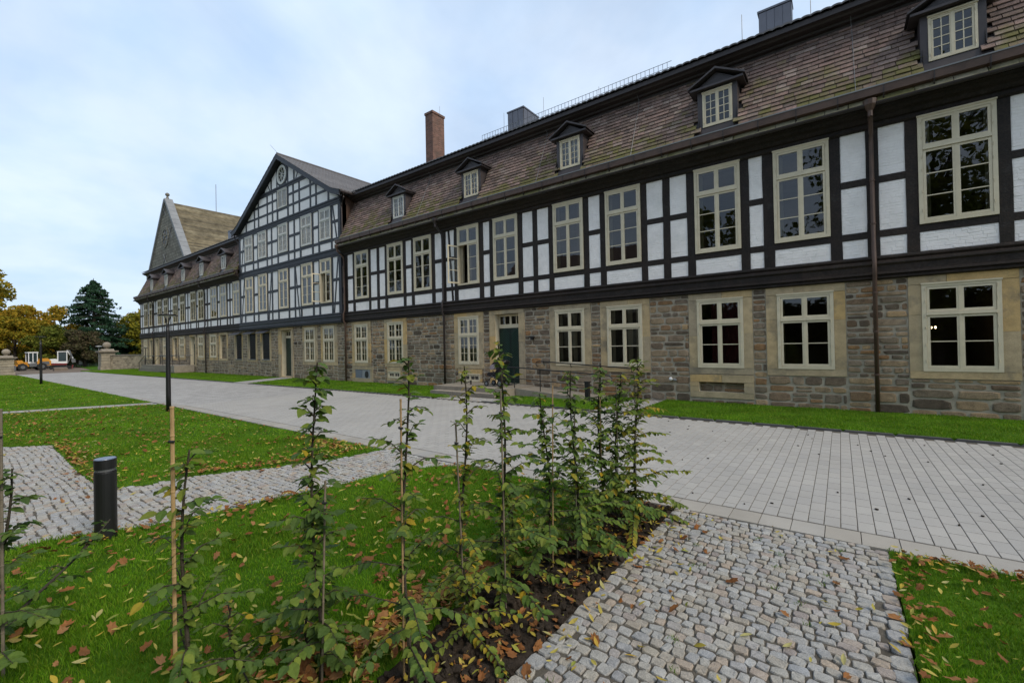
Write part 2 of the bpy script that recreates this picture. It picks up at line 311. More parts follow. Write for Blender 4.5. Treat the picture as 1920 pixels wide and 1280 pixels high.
mYel = leafmat('yellow_leaf', [(0.414, 0.299, 0.04), (0.322, 0.287, 0.057), (0.483, 0.38, 0.092), (0.218, 0.253, 0.046), (0.437, 0.253, 0.023), (0.38, 0.345, 0.138)], .2, .7)
mRubber = M('tyre_rubber', [(.02, .02, .02)], .85)
def flat(n, c, r=.5): return M(n, [c], r, 4, .08, spec=.4)
mYellow = flat('yellow_paint', (.50, .22, .02)); mOffw = flat('white_paint', (.62, .62, .62)); mGrey = flat('grey_paint', (.10, .105, .11)); mMar = flat('maroon_paint', (.14, .02, .02))
mCloth = flat('pram_cloth', (.016, .013, .015), .8); mPat = M('patterned_cloth', [(.30, .25, .27)], .85, 28, .55)
mBulb = bpy.data.materials.new('lit_bulb'); mBulb.use_nodes = True
_p = mBulb.node_tree.nodes['Principled BSDF']; _p.inputs['Emission Color'].default_value = (1, .72, .4, 1); _p.inputs['Emission Strength'].default_value = 5
# ------------------------------------------------------------------ piece shapes
def stone_var(k=8, seed=0, dome=.0, jit=.09, front=-1, inset=.84, kn=.62):     # face at y=-1 (or z=+1), back at 0
    r = random.Random(seed); V = []; ang = [(i // 2) * pi / 2 + pi / 4 + (-1 if i % 2 == 0 else 1) * r.uniform(.06, .34) for i in range(k)]; o = []
    for a in ang:
        c, s = cos(a), sin(a); q = .5 / max(abs(c), abs(s)); o.append((c * q * (1 + r.uniform(-jit, 0)), s * q * (1 + r.uniform(-jit, 0))))
    for (sc, d) in ((1, 0), (1, kn), (inset, 1)):
        for x, z in o: V.append((x * sc, -d * (1 + (r.uniform(-.12, .08) if d == 1 else 0)), z * sc))
    V.append((0, -1 - dome, 0)); F = []
    for j in (0, k):
        for i in range(k): F.append((j + i, j + (i + 1) % k, j + k + (i + 1) % k, j + k + i))
    for i in range(k): F.append((2 * k + i, 2 * k + (i + 1) % k, 3 * k))
    return V, F
RUB = [stone_var(8, i, .06, .15, inset=.88) for i in range(14)]
def up_var(v):                                                       # -y face turned to +z
    V, F = v; return [(x, z, -y) for x, y, z in V], [f[::-1] for f in F]
COB = [up_var(stone_var(8, 40 + i, .02, .20, inset=.90, kn=.80)) for i in range(14)]
def slab_var(ch=.06):                                                # unit paver, top at z=1
    a, b = .5, .5 - ch; V = [(-a, -a, 0), (a, -a, 0), (a, a, 0), (-a, a, 0), (-a, -a, .7), (a, -a, .7), (a, a, .7), (-a, a, .7), (-b, -b, 1), (b, -b, 1), (b, b, 1), (-b, b, 1)]
    F = [(j + i, j + (i + 1) % 4, j + 4 + (i + 1) % 4, j + 4 + i) for j in (0, 4) for i in range(4)] + [(8, 9, 10, 11)]
    return V, F
def shingle_var(seed):
    r = random.Random(seed); j = lambda: r.uniform(-.022, .022)
    V = [(-.5 + j(), -.25, .62), (.5 + j(), -.25, .62), (.49 + j(), -1 + j() * 3, -.5 + j()), (-.49 + j(), -1 + j() * 3, -.5 + j()), (-.5, .1, .62), (.5, .1, .62), (.49, -.1, -.5), (-.49, -.1, -.5), (0 + j(), -1.05 + j() * 3, -.5 + j() * 1.3)]
    V[3] = (V[3][0], V[3][1], V[3][2]); F = [(0, 3, 8), (0, 8, 1), (1, 8, 2), (8, 3, 7), (8, 7, 6), (8, 6, 2), (1, 2, 6, 5), (0, 4, 7, 3)]
    return V, F
SHI = [shingle_var(i) for i in range(8)]
def brick_var(seed):
    r = random.Random(seed); j = lambda: r.uniform(-.03, .03); a = .5; b = .47
    V = [(-a, 0, -a), (a, 0, -a), (a, 0, a), (-a, 0, a), (-b + j() * .3, -1, -.43 + j()), (b + j() * .3, -1, -.43 + j()), (b + j() * .3, -1, .43 + j()), (-b + j() * .3, -1, .43 + j())]
    return V, [(4, 5, 6, 7)] + [(i, (i + 1) % 4, 4 + (i + 1) % 4, 4 + i) for i in range(4)]
BRK = [brick_var(i) for i in range(8)]
def pleat_leaf(seed):                                                # ribbed hornbeam leaf along +x, tip drooping
    r = random.Random(seed); n = 7; V = []; F = []; droop = r.uniform(.1, .35); fold = r.uniform(.1, .3)
    for i in range(n + 1):
        t = i / n; x = t; z = -droop * t * t; wd = .335 * (sin(pi * min(1, t * 1.02) ** .8) ** .85 if t < 1 else 0) + .004; rib = .018 * (1 if i % 2 else -1)
        V += [(x + .05, wd, z + fold * wd + rib), (x, 0, z), (x + .05, -wd, z + fold * wd + rib)]
    for i in range(n):
        a = 3 * i; F += [(a, a + 1, a + 4, a + 3), (a + 1, a + 2, a + 5, a + 4)]
    return V, F
HLEAF = [pleat_leaf(i) for i in range(5)]
def oak_leaf(seed):
    r = random.Random(seed); V = [(0, 0, 0)]; k = 14; F = []; cu = r.uniform(-1.2, 2.2); tw = r.uniform(-.9, .9)
    for i in range(k):
        t = i / k * 2 * pi; ra = (.5 if i % 2 else .36) * (1 + r.uniform(-.18, .12)); x, y = cos(t) * ra, sin(t) * ra * .58
        V.append((x, y, cu * y * y + .35 * x * x * r.uniform(.2, 1) + tw * x * y + .03 * r.uniform(-1, 1)))
    for i in range(k): F.append((0, 1 + i, 1 + (i + 1) % k))
    return V, F
OAK = [oak_leaf(i) for i in range(7)]
def ash_leaf(seed):
    r = random.Random(seed); n = 4; V = []; F = []; cu = r.uniform(-.2, .6)
    for i in range(n + 1):
        t = i / n; wd = .17 * sin(pi * t) + .005; z = cu * (t - .5) ** 2; V += [(t - .5, wd, z + .3 * wd), (t - .5, 0, z), (t - .5, -wd, z + .25 * wd)]
    for i in range(n): a = 3 * i; F += [(a, a + 1, a + 4, a + 3), (a + 1, a + 2, a + 5, a + 4)]
    return V, F
ASH = [ash_leaf(i) for i in range(5)]
# ------------------------------------------------------------------ ground
MB().quad((-420, -260, -.16), (300, -260, -.16), (300, 420, -.16), (-420, 420, -.16)).build('ground', mGround, kind='structure')
def sheet(name, poly, z0, z1, m): return MB().prism(poly, z0, z1, 'z').build(name, m, kind='structure')
LN = [(-6.5, -2.5), (-6.05, .2), (-6.01, .66), (-5.88, .95), (-5.66, 1.3), (-5.5, 1.78), (-5.38, 2.39), (-5.2, 3.1), (-5.14, 3.71), (-5.0, 4.11), (-4.75, 4.5), (-4.42, 4.72), (-1.95, 4.74), (-2.05, 3.9), (-1.98, 3.3), (-2.12, 2.7), (-2.08, 2.0), (-2.0, 1.5), (-1.95, 1.2), (-1.9, -2.5)]
BED = [(-1.9, -2.5), (-1.95, 1.2), (-2.0, 1.5), (-2.08, 2.0), (-2.12, 2.7), (-1.98, 3.3), (-2.05, 3.9), (-1.95, 4.74), (-1.44, 4.74), (-1.45, -2.5)]
LM = [(-18.3, 4.7), (-6.33, 4.7), (-6.37, 4.43), (-6.45, 3.9), (-6.71, 3.43), (-6.85, 3.03), (-7.14, 2.58), (-7.40, 2.12), (-7.36, 1.78), (-7.52, 1.55), (-7.85, 1.35), (-9.35, 1.35), (-12.2, 1.45), (-12.85, .84), (-13.2, -3), (-20.9, -3), (-20.1, 1.4)]
LF = [(-19.3, 4.72), (-21.05, 1.2), (-21.9, -3), (-58, -3), (-58, 4.4), (-53, 4.72)]
LR = [(.28, 4.74), (.29, 3.8), (.31, 2.0), (.3, -2.5), (7, -2.5), (7, 4.74)]
sheet('near_lawn', LN, -.15, 0, mTurf); sheet('planting_bed', BED, -.15, -.005, mSoil); sheet('middle_lawn', LM, -.15, 0, mTurf)
sheet('far_lawn', LF, -.15, 0, mTurf); sheet('right_lawn', LR, -.15, 0, mTurf)
PR = [(-1.44, -1.2), (.29, -1.2), (.28, 4.74), (-1.44, 4.74)]
PL = [(-12.9, -2.5), (-6.5, -2.5), (-6.05, .2), (-6.01, .66), (-5.88, .95), (-5.66, 1.3), (-5.5, 1.78), (-5.38, 2.39), (-5.2, 3.1), (-5.14, 3.71), (-5.0, 4.11), (-4.75, 4.5), (-4.42, 4.74), (-6.33, 4.74), (-6.37, 4.43), (-6.45, 3.9), (-6.71, 3.43), (-6.85, 3.03), (-7.14, 2.58), (-7.40, 2.12), (-7.36, 1.78), (-7.52, 1.55), (-7.85, 1.35), (-9.35, 1.35), (-12.2, 1.45), (-12.85, .84)]
def cobbles(pathname, poly, area, n, size, seed, border=()):
    p = sheet(pathname, poly, -.15, -.011, mSand); r = random.Random(seed); it = []
    y = area[2]
    while y < area[3]:
        x = area[0] + r.uniform(0, size); h = size * r.uniform(.84, 1.16); ph = r.uniform(0, 6)
        while x < area[1]:
            wd = size * r.uniform(.7, 1.55); it.append((x + wd / 2, y + h / 2 + r.uniform(-.009, .009) + .02 * sin(x * 2.1) + .006 * sin(x * 9 + ph), -.032 + r.uniform(-.003, .002), r.uniform(-.035, .035), r.uniform(-.035, .035), r.gauss(0, .11), wd * .985, h * r.uniform(.92, 1.08), .032)); x += wd
        y += h
    it = np.array(it); keep = inpoly(it[:, :2], poly); px, py, d = project(it[:, :3]); keep &= (d > -1.5)
    for (bx, y0, y1, dx) in border:
        keep &= ~((np.abs(it[:, 0] - bx) < .047))
        y = y0
        while y < y1:
            l = r.uniform(.085, .14); it = np.vstack([it, [(bx + r.uniform(-.006, .006), y + l / 2, -.03, 0, 0, r.gauss(0, .04), .1, l * .97, .034)]]); keep = np.append(keep, True); y += l
    pieces('cobble', it[keep], COB, mCobble, p, n, 'small_cobbles')
cobbles('cobbled_path', PR, (-1.44, .29, 1.0, 4.74), 300, .071, 3, [(-1.385, 1.1, 4.7, 0), (.235, 1.1, 4.7, 0)])
cobbles('cobbled_footpath', PL, (-13, -4.3, -.6, 4.76), 300, .073, 4)
sheet('gravel_path', [(-18.3, 4.7), (-20.1, 1.4), (-20.9, -3), (-21.9, -3), (-21.05, 1.2), (-19.3, 4.72)], -.15, -.012, mSlabC)
# road: near part paver by paver, far part by material
SP = slab_var(.025)
road = sheet('road', [(-57.5, 4.79), (-57.5, 9.2), (-36, 9.75), (-26, 10.05), (-14, 10.3), (7, 10.32), (7, 5.07), (-14, 5.07)], -.15, -.0045, mSand)
it = []; NX = 190
for i in range(NX):
    x = 6.95 - .127 * (i + .5); y = 5.075 + (0 if i % 2 else .127); 
    if i % 2 == 0: it.append((x, y - .062, -.03, 0, 0, 0, .121, .119, .0305))
    while y < 10.15:
        l = .254; it.append((x, y + l / 2, -.03 + rnd.uniform(-.0006, .0006), rnd.uniform(-.003, .003), rnd.uniform(-.003, .003), 0, .1242, l - .0045, .0305)); y += l
it = np.array(it); px, py, d = project(it[:, :3]); it = it[d > -4]
pieces('paver', it, [SP], mPaver, road, 300, 'small_pavers')
sheet('distant_road', [(6.95 - .127 * NX, 5.0), (6.95 - .127 * NX, 10.18), (-26, 10.0), (-36, 9.7), (-57.5, 9.15), (-57.5, 4.75), (-20, 4.75)], -.011, -.001, mRoad)
st = thing('border_strip', 'smooth pale concrete border slabs between the road and the lawns', 'border', (-6, 4.9, 0)); st['kind'] = 'structure'
it = [(7 - .26 * i, 4.905, -.05, 0, 0, 0, .257, .30, .0505 + rnd.uniform(0, .001)) for i in range(112)]; pieces('border_slab', it, [slab_var(.008)], mSlabC, st, 120)
kb = thing('road_kerb', 'long grey kerb along the far side of the road', 'kerb', (-6, 10.4, 0)); kb['kind'] = 'structure'
def kerb_y(x): return 10.36 + (min(0, x + 14)) * .0255
it = []
for i in range(60):
    x = 6 - .75 * (i + .5)
    if -11.1 < x < -8.7 or -5.3 < x < -4.4 or -26.3 < x < -24.9: continue
    it.append((x, kerb_y(x), -.1, 0, 0, -.0 if x > -14 else .0255, .748, .075, .132))
pieces('kerb_stone', it, [slab_var(.05)], mKerb, kb, 80)
FS = [[(-60, 9.15), (-44, 9.6), (-26.35, 10.1), (-28.0, 13.32), (-60, 13.32)], [(-24.85, 10.15), (-14, 10.42), (-11.1, 10.44), (-11.6, 13.32), (-26.4, 13.32)], [(-8.6, 10.44), (-5.3, 10.44), (-5.1, 13.32), (-9.4, 13.32), (-9.4, 11.22), (-8.6, 11.2)], [(-4.2, 10.44), (7, 10.44), (7, 13.32), (-4.2, 13.32)]]
for p in FS: sheet('wall_lawn', p, -.15, .025, mTurf)
sheet('door_path', [(-26.35, 10.0), (-24.85, 10.0), (-26.4, 13.35), (-28.0, 13.35)], -.15, .03, mSlabC)
sheet('paved_corner', [(-5.3, 10.35), (-4.2, 10.35), (-4.2, 13.32), (-5.1, 13.32)], -.15, 0.0, mSand)
def patch(nm, poly, a):
    p = sheet(nm, poly, -.15, .004, mSand); it = []
    for i in range(int((a[1] - a[0]) / .1)):
        for j in range(int((a[3] - a[2]) / .09)):
            it.append((a[0] + (i + .5 + (j % 2) * .5) * .1, a[2] + (j + .5) * .09, -.01, 0, 0, rnd.gauss(0, .08), .092 * rnd.uniform(.85, 1.1), .085, .026))
    pieces('cobble', it, COB, mCobble, p, 0, 'small_cobbles')
patch('cobbled_forecourt', [(-11.1, 10.32), (-8.6, 10.32), (-8.6, 11.2), (-11.6, 11.2)], (-11.0, -8.7, 10.35, 11.15))
patch('cobbled_corner', [(-5.3, 10.36), (-4.2, 10.36), (-4.2, 13.3), (-5.1, 13.3)], (-5.2, -4.25, 10.42, 13.2))
sheet('dirt_yard', [(-57.5, 4.4), (-57.5, 9.2), (-62.8, 11.0), (-90, 14), (-90, 0), (-60, 3)], -.15, -.03, mDirt)
sheet('park_lawn', [(-63.5, 10.5), (-64, 14), (-70, 40), (-160, 60), (-160, -60), (-92, -20), (-92, 13), (-70, 11.2)], -.15, .01, mTurf)
# grass blades
def grass(name, poly, dens, hgt, wid, dmin, dmax, lean=.35):
    P = np.array(poly); lo, hi = P.min(0), P.max(0); n = int((hi - lo).prod() * dens); X = rng.uniform(lo, hi, (n, 2)); X = X[inpoly(X, poly)]
    px, py, d = project(np.c_[X, np.zeros(len(X))]); d = np.maximum(d, np.hypot(X[:, 0], X[:, 1]) * .62); k = (d > dmin) & (d <= dmax) & (np.hypot(X[:, 0], X[:, 1]) > .45); X = X[k]; X = X + rng.normal(0, .013, X.shape); n = len(X)
    if n == 0: return
    patchy = .75 + .35 * np.sin(X[:, 0] * 3.1 + np.sin(X[:, 1] * 2.3)) * np.sin(X[:, 1] * 2.7)
    h = hgt * rng.uniform(.5, 1.15, n) * patchy; a = rng.uniform(0, 2 * pi, n); la = rng.uniform(0, 2 * pi, n); ln = h * rng.uniform(.1, lean * 2.4, n); wd = wid * rng.uniform(.7, 1.2, n)
    cx, sy = np.cos(a) * wd / 2, np.sin(a) * wd / 2; lx, ly = np.cos(la) * ln, np.sin(la) * ln; z0 = np.full(n, .0 if 'wall' not in name else .025)
    V = np.stack([np.c_[X[:, 0] - cx, X[:, 1] - sy, z0], np.c_[X[:, 0] + cx, X[:, 1] + sy, z0], np.c_[X[:, 0] + cx * .8 + lx * .4, X[:, 1] + sy * .8 + ly * .4, z0 + h * .6], np.c_[X[:, 0] - cx * .8 + lx * .4, X[:, 1] - sy * .8 + ly * .4, z0 + h * .6], np.c_[X[:, 0] + lx, X[:, 1] + ly, z0 + h]], 1).reshape(-1, 3)
    lp = (np.array([0, 1, 2, 3, 3, 2, 4])[None] + (np.arange(n) * 5)[:, None]).ravel(); ct = np.tile([4, 3], n)
    tag(obj(name, np_mesh(name, V, lp, ct), mGrass), label=None, kind='stuff')
grass('near_lawn_grass', LN, 9000, .048, .0042, .2, 3.2); grass('near_lawn_grass', LN, 5200, .046, .006, 3.2, 9)
grass('right_lawn_grass', LR, 7000, .045, .005, .2, 4.5); grass('right_lawn_grass', LR, 3500, .045, .007, 4.5, 12)
grass('middle_lawn_grass', LM, 2600, .042, .008, 2, 9); grass('middle_lawn_grass', LM, 1000, .04, .014, 9, 25)
grass('far_lawn_grass', LF, 420, .04, .025, 10, 50)
for p in FS[1:]: grass('wall_lawn_grass', p, 1500, .042, .011, 5, 18)
for p in FS[:2]: grass('wall_lawn_grass', p, 450, .042, .02, 18, 60)
# ------------------------------------------------------------------ buildings
D = 13.32; YT, YP, YS = D - .05, D - .028, D      # timber face, infill face, mortar face of the rubble
def wall_holes(B, name, m, x0, x1, z0, z1, y0, y1, holes, mrev):
    xs = sorted({x0, x1, *[h[0] for h in holes], *[h[1] for h in holes]}); zs = sorted({z0, z1, *[h[2] for h in holes], *[h[3] for h in holes]}); b = MB()
    for i in range(len(xs) - 1):
        for j in range(len(zs) - 1):
            cx, cz = (xs[i] + xs[i + 1]) / 2, (zs[j] + zs[j + 1]) / 2
            if any(h[0] < cx < h[1] and h[2] < cz < h[3] for h in holes): continue
            for y in (y0, y1): b.quad((xs[i], y, zs[j]), (xs[i + 1], y, zs[j]), (xs[i + 1], y, zs[j + 1]), (xs[i], y, zs[j + 1]))
    for h in holes:
        a, c, e, f = h[:4]
        for p in (((a, e), (a, f)), ((c, e), (c, f)), ((a, e), (c, e)), ((a, f), (c, f))):
            (u, v), (q, r_) = p; b.quad((u, y0, v), (q, y0, r_), (q, y1, r_), (u, y1, v), 1)
    b.quad((x0, y0, z0), (x0, y1, z0), (x0, y1, z1), (x0, y0, z1)); b.quad((x1, y0, z0), (x1, y1, z0), (x1, y1, z1), (x1, y0, z1))
    return b.build(name, [m, mrev], B)
def sash_mesh(wd, ht, cols, rows, bar, mt, t=.035):
    b = MB(); b.box(0, bar, 0, t, 0, ht); b.box(wd - bar, wd, 0, t, 0, ht); b.box(bar, wd - bar, 0, t, 0, bar * 1.15); b.box(bar, wd - bar, 0, t, ht - bar, ht)
    iw, ih = wd - 2 * bar, ht - 2.15 * bar; panes = []
    for i in range(1, cols): x = bar + iw * i / cols; b.box(x - mt / 2, x + mt / 2, .004, t - .006, bar, ht - bar)
    for j in range(1, rows): z = bar * 1.15 + ih * j / rows; b.box(bar, wd - bar, .006, t - .008, z - mt / 2, z + mt / 2)
    for i in range(cols):
        for j in range(rows): panes.append((bar + iw * i / cols, bar + iw * (i + 1) / cols, bar * 1.15 + ih * j / rows, bar * 1.15 + ih * (j + 1) / rows))
    return b, panes
_wc = {}
STY = {'upper': (.30, (1, 1), (1, 3)), 'ground': (.34, (1, 1), (1, 2)), 'grid': (.385, (2, 2), (2, 3)), 'gable': (.36, (3, 1), (3, 3)), 'dormer': (0, None, (2, 4)), 'attic': (0, None, (3, 3)), 'low': (0, None, (2, 1))}
def window(B, x0, x1, z0, z1, y, sty, m=None, openleft=None, split=True, curtain_or_sky=None):
    m = m or mCream; tf, ug, lg = STY[sty]; sm = sty in ('dormer', 'low', 'attic'); fw_ = .045 if sm else .075; bar = .035 if sm else .05; mt = .018 if sm else .022
    w_, h_ = x1 - x0, z1 - z0; key = (sty, round(w_, 2), round(h_, 2), m.name)
    o = Vector((x0, y, z0)); zt = h_ * (1 - tf)
    if key not in _wc:
        b = MB(); b.box(0, fw_, 0, .10, 0, h_); b.box(w_ - fw_, w_, 0, .10, 0, h_); b.box(fw_, w_ - fw_, .001, .10, 0, fw_ * .9); b.box(fw_, w_ - fw_, .001, .10, h_ - fw_ * .9, h_)
        b.box(-.012, w_ + .012, -.018, .03, h_ - .012, h_ + .022)
        if tf: b.box(fw_, w_ - fw_, -.014, .09, zt - .035, zt + .03)
        b.box(w_ / 2 - .022, w_ / 2 + .022, .006, .09, fw_ * .9, h_ - fw_ * .9)
        for zq in ((.12, .3, .5, .62, .8, .94) if not sm else (.15, .85)):                          # hinges
            for xq in (fw_ * .8, w_ - fw_ * .8): b.tube([(xq, -.008, h_ * zq - .03), (xq, -.008, h_ * zq + .03)], .008, 4)
        me = b.mesh('window', [m]); sw = w_ / 2 - fw_ - .012; zs = [(fw_ * .9 + .004, (zt - .04 if tf else h_ - fw_ * .9 - .004), lg)] + ([(zt + .034, h_ - fw_ * .9 - .004, ug)] if tf else [])
        parts = []
        for (a, c, g) in zs:
            sb, pn = sash_mesh(sw, c - a, g[0], g[1], bar, mt); sme = sb.mesh('sash', [m]); pms = {}
            for p in (pn if split else [(bar * .9, sw - bar * .9, bar, c - a - bar * .9)]):
                kk = (round(p[1] - p[0], 3), round(p[3] - p[2], 3))
                if kk not in pms:
                    q = MB().quad((0, 0, 0), (kk[0], 0, 0), (kk[0], 0, kk[1]), (0, 0, kk[1])); pms[kk] = q.mesh('pane', [mGlass])
            parts.append((a, sme, [(p, pms[(round(p[1] - p[0], 3), round(p[3] - p[2], 3))]) for p in (pn if split else [(bar * .9, sw - bar * .9, bar, c - a - bar * .9)])]))
        _wc[key] = (me, parts, sw)
    me, parts, sw = _wc[key]; wn = obj('window', me, None, B, o)
    for pi_, (a, sme, pl) in enumerate(parts):
        for side in (0, 1):
            xo = fw_ + .004 if side == 0 else w_ / 2 + .008
            if openleft and pi_ == 0 and side == 0:
                rz = -R(openleft); obj('sash', sme, None, wn, (fw_, -.02, a), (0, 0, rz), local=True).parent = wn
                for p, pm in pl: obj('pane', pm, None, wn, (fw_ + p[0] * cos(rz) - .018 * sin(rz), -.02 + p[0] * sin(rz) + .018 * cos(rz), a + p[2]), (0, 0, rz), local=True)
            else:
                obj('sash', sme, None, wn, (xo, .012, a), local=True)
                for p, pm in pl: obj('pane', pm, None, wn, (xo + p[0], .03, a + p[2]), local=True)
    if curtain_or_sky:
        for (a, c) in curtain_or_sky:
            b = MB(); n = 14; xs = [x0 + w_ * (a + (c - a) * i / n) for i in range(n + 1)]
            for i in range(n): ya, yb = y + .13 + .03 * (i % 2), y + .13 + .03 * ((i + 1) % 2); b.quad((xs[i], ya, z0 + .03), (xs[i + 1], yb, z0 + .03), (xs[i + 1], yb, z1), (xs[i], ya, z1))
            obj('curtain_or_sky', b.mesh('curtain_or_sky', [mRed if curtain_or_sky is REDC else mBlindOrSky if curtain_or_sky is BLIND_OR_SKY else mCurtain], False, o), None, wn, (0, 0, 0), local=True)
    return wn
REDC = [(.3, 1.0)]; BLIND_OR_SKY = [(.04, .96)]
def surround(B, x0, x1, z0, z1, o, y=D - .028, ybk=D + .06):         # o = opening; ashlar frame of separate blocks
    a, c, e, f = o; yy = lambda: y + rnd.uniform(-.004, .004)
    if z1 - f > .03:
        xm = x0 + (x1 - x0) * rnd.uniform(.35, .65)
        for p, q in ((x0, xm), (xm, x1)): box('lintel_stone', mAshlar, B, p + .004, q - .004, yy(), ybk, f, z1)
    box('sill_stone', mAshlar, B, x0 + .004, x1 - .004, yy(), ybk, z0, e)
    for p, q in ((x0, a), (c, x1)):
        if q - p < .03: continue
        zs = [e + .004, e + (f - e) * rnd.uniform(.42, .7), f - .004]
        for i in range(2): box('jamb_stone', mAshlar, B, p + .003, q - .003, yy(), ybk, zs[i], zs[i + 1] - .006)
def rubble(B, rects, m, n, seed, small=1.0, y=D):
    r = random.Random(seed); it = []
    for (x0, x1, z0, z1) in rects:
        z = z0
        while z < z1 - .02:
            big = 1.25 if z < .75 else 1.0
            h = min(r.uniform(.10, .225) * small * big, z1 - z)
            if z1 - z - h < .06: h = z1 - z
            x = x0
            while x < x1 - .02:
                l = min(r.uniform(.17, .52) * small * big * (1.2 if h > .16 else 1), x1 - x)
                if x1 - x - l < .09: l = x1 - x
                if h > .17 and r.random() < .22:
                    k = r.uniform(.4, .6)
                    for (zz_, hh) in ((z, h * k), (z + h * k, h * (1 - k))): it.append((x + l / 2, y + .006, zz_ + hh / 2, r.gauss(0, .015), r.gauss(0, .012), r.gauss(0, .01), l - .034, r.uniform(.016, .030), hh - .026))
                else: it.append((x + l / 2, y + .006, z + h / 2, r.gauss(0, .015), r.gauss(0, .014), r.gauss(0, .01), l - .034, r.uniform(.016, .034), h - .030))
                x += l
            z += h
    pieces('stone', it, RUB, m, B, n, 'rubble_stones')
def rubble_fill(x0, x1, z0, z1, blocks):                              # rectangles of wall left between the ashlar blocks
    xs = sorted({x0, x1, *[b[0] for b in blocks], *[b[1] for b in blocks]}); xs = [x for x in xs if x0 <= x <= x1]; out = []
    for i in range(len(xs) - 1):
        a, c = xs[i], xs[i + 1]
        if c - a < .05: continue
        zb = sorted([(b[2], b[3]) for b in blocks if b[0] <= (a + c) / 2 <= b[1]]); z = z0
        for (e, f) in zb:
            if e - z > .05: out.append([a, c, z, e])
            z = max(z, f)
        if z1 - z > .05: out.append([a, c, z, z1])
    out.sort(key=lambda q: (q[2], q[3], q[0])); res = []
    for q in out:                                                      # merge neighbours of equal height
        if res and abs(res[-1][2] - q[2]) < .001 and abs(res[-1][3] - q[3]) < .001 and abs(res[-1][1] - q[0]) < .001: res[-1][1] = q[1]
        else: res.append(list(q))
    return res
def bricks(panel, x0, x1, z0, z1, y):
    it = []; nz_ = max(1, round((z1 - z0) / .066)); h = (z1 - z0) / nz_
    for j in range(nz_):
        x = x0 - rnd.uniform(0, .16)
        while x < x1 - .02:
            l = rnd.choice((.2, .2, .2, .1)) * rnd.uniform(.93, 1.07); a, c = max(x, x0), min(x + l, x1)
            if c - a > .02: it.append(((a + c) / 2, y, z0 + (j + .5) * h + rnd.uniform(-.004, .004), 0, rnd.uniform(-.012, .012), 0, c - a - .008, .0065 * rnd.uniform(.4, 1.4), h - .0065))
            x += l
    joined('brick_courses', it, BRK, rng.integers(0, 8, len(it)), mBrick, panel, wloc(panel))
def clip(poly, f):                                                     # keep the side where f(p) >= 0
    out = []
    for i in range(len(poly)):
        p, q = poly[i], poly[(i + 1) % len(poly)]; a, b = f(p), f(q)
        if a >= 0: out.append(p)
        if (a < 0) != (b < 0): t = a / (a - b); out.append((p[0] + (q[0] - p[0]) * t, p[1] + (q[1] - p[1]) * t))
    return out
def infill(B, x0, x1, z0, z1, near, y=YP, cut=None):
    if x1 - x0 < .03 or z1 - z0 < .03: return
    poly = [(x0, z0), (x1, z0), (x1, z1), (x0, z1)]
    for f in cut or (): poly = clip(poly, f)
    if len(poly) < 3: return
    p = MB().prism(poly, y, y + .06).build('infill_panel', mJoint if near else mInfill, B)
    if near: bricks(p, x0 + .004, x1 - .004, z0 + .004, z1 - .004, y + .0005)
def post(B, m, x0, x1, z0, z1, y=YT):
    j = lambda: rnd.uniform(-.009, .009); n = max(2, int((z1 - z0) / .5)); zs = [z0 + (z1 - z0) * i / n for i in range(n + 1)]; w0 = j() * .5
    MB().prism([(x0 + j(), z) for z in zs] + [(x1 + j(), z) for z in zs[::-1]], y + rnd.uniform(0, .003), y + .12).build('post', m, B)
def rail(B, m, x0, x1, z0, z1, y=YT): box('rail', m, B, x0, x1, y + .004 + rnd.uniform(0, .002), y + .115, z0, z1)
def brace(B, m, xa, za, xb, zb, wd=.13, y=YT):
    dx, dz = xb - xa, zb - za; l = hypot(dx, dz); nx, nz_ = -dz / l * wd / 2, dx / l * wd / 2
    MB().prism([(xa - nx, za - nz_), (xb - nx, zb - nz_), (xb + nx, zb + nz_), (xa + nx, za + nz_)], y + .008, y + .08).build('brace', m, B)
Z = dict(beam0=3.10, sill=3.65, rail0=4.08, rail1=4.24, win0=4.25, mid0=5.34, mid1=5.50, win1=6.63, top=6.64)
def storey(B, m, seq, x, near, sty='upper', wm_=None, opens={}, zl=Z, y=YT, split=True, blinds=(), mids=True):
    """seq: list of (kind, x_end): p post, n infill, w window"""
    holes = []; iw = 0; first = x
    for k, xe in seq:
        if k == 'p': post(B, m, x, xe, zl['sill'], zl['top'], y)
        else:
            infill(B, x, xe, zl['sill'], zl['rail0'], near, y + .022); rail(B, m, x, xe, zl['rail0'], zl['rail1'] , y)
            if k == 'w':
                window(B, x, xe, zl['win0'], zl['win1'], y - .03, sty, wm_, opens.get(iw), split, BLIND_OR_SKY if (sty == 'gable' or iw in blinds) else [(.02, .17), (.86, .98)] if near or sty == 'upper' else None); holes.append((x + .05, xe - .05, zl['win0'] + .05, zl['win1'] - .05)); iw += 1  # gable panes get a plain white backing sheet
            else:
                if mids:
                    infill(B, x, xe, zl['rail1'], zl['mid0'], near, y + .022); rail(B, m, x, xe, zl['mid0'], zl['mid1'], y); infill(B, x, xe, zl['mid1'], zl['top'], near, y + .022)
                else: infill(B, x, xe, zl['rail1'], zl['top'], near, y + .022)
        x = xe
    wall_holes(B, 'backing_wall', mReveal, first, x, zl['sill'], zl['top'], y + .09, y + .36, holes, mReveal)
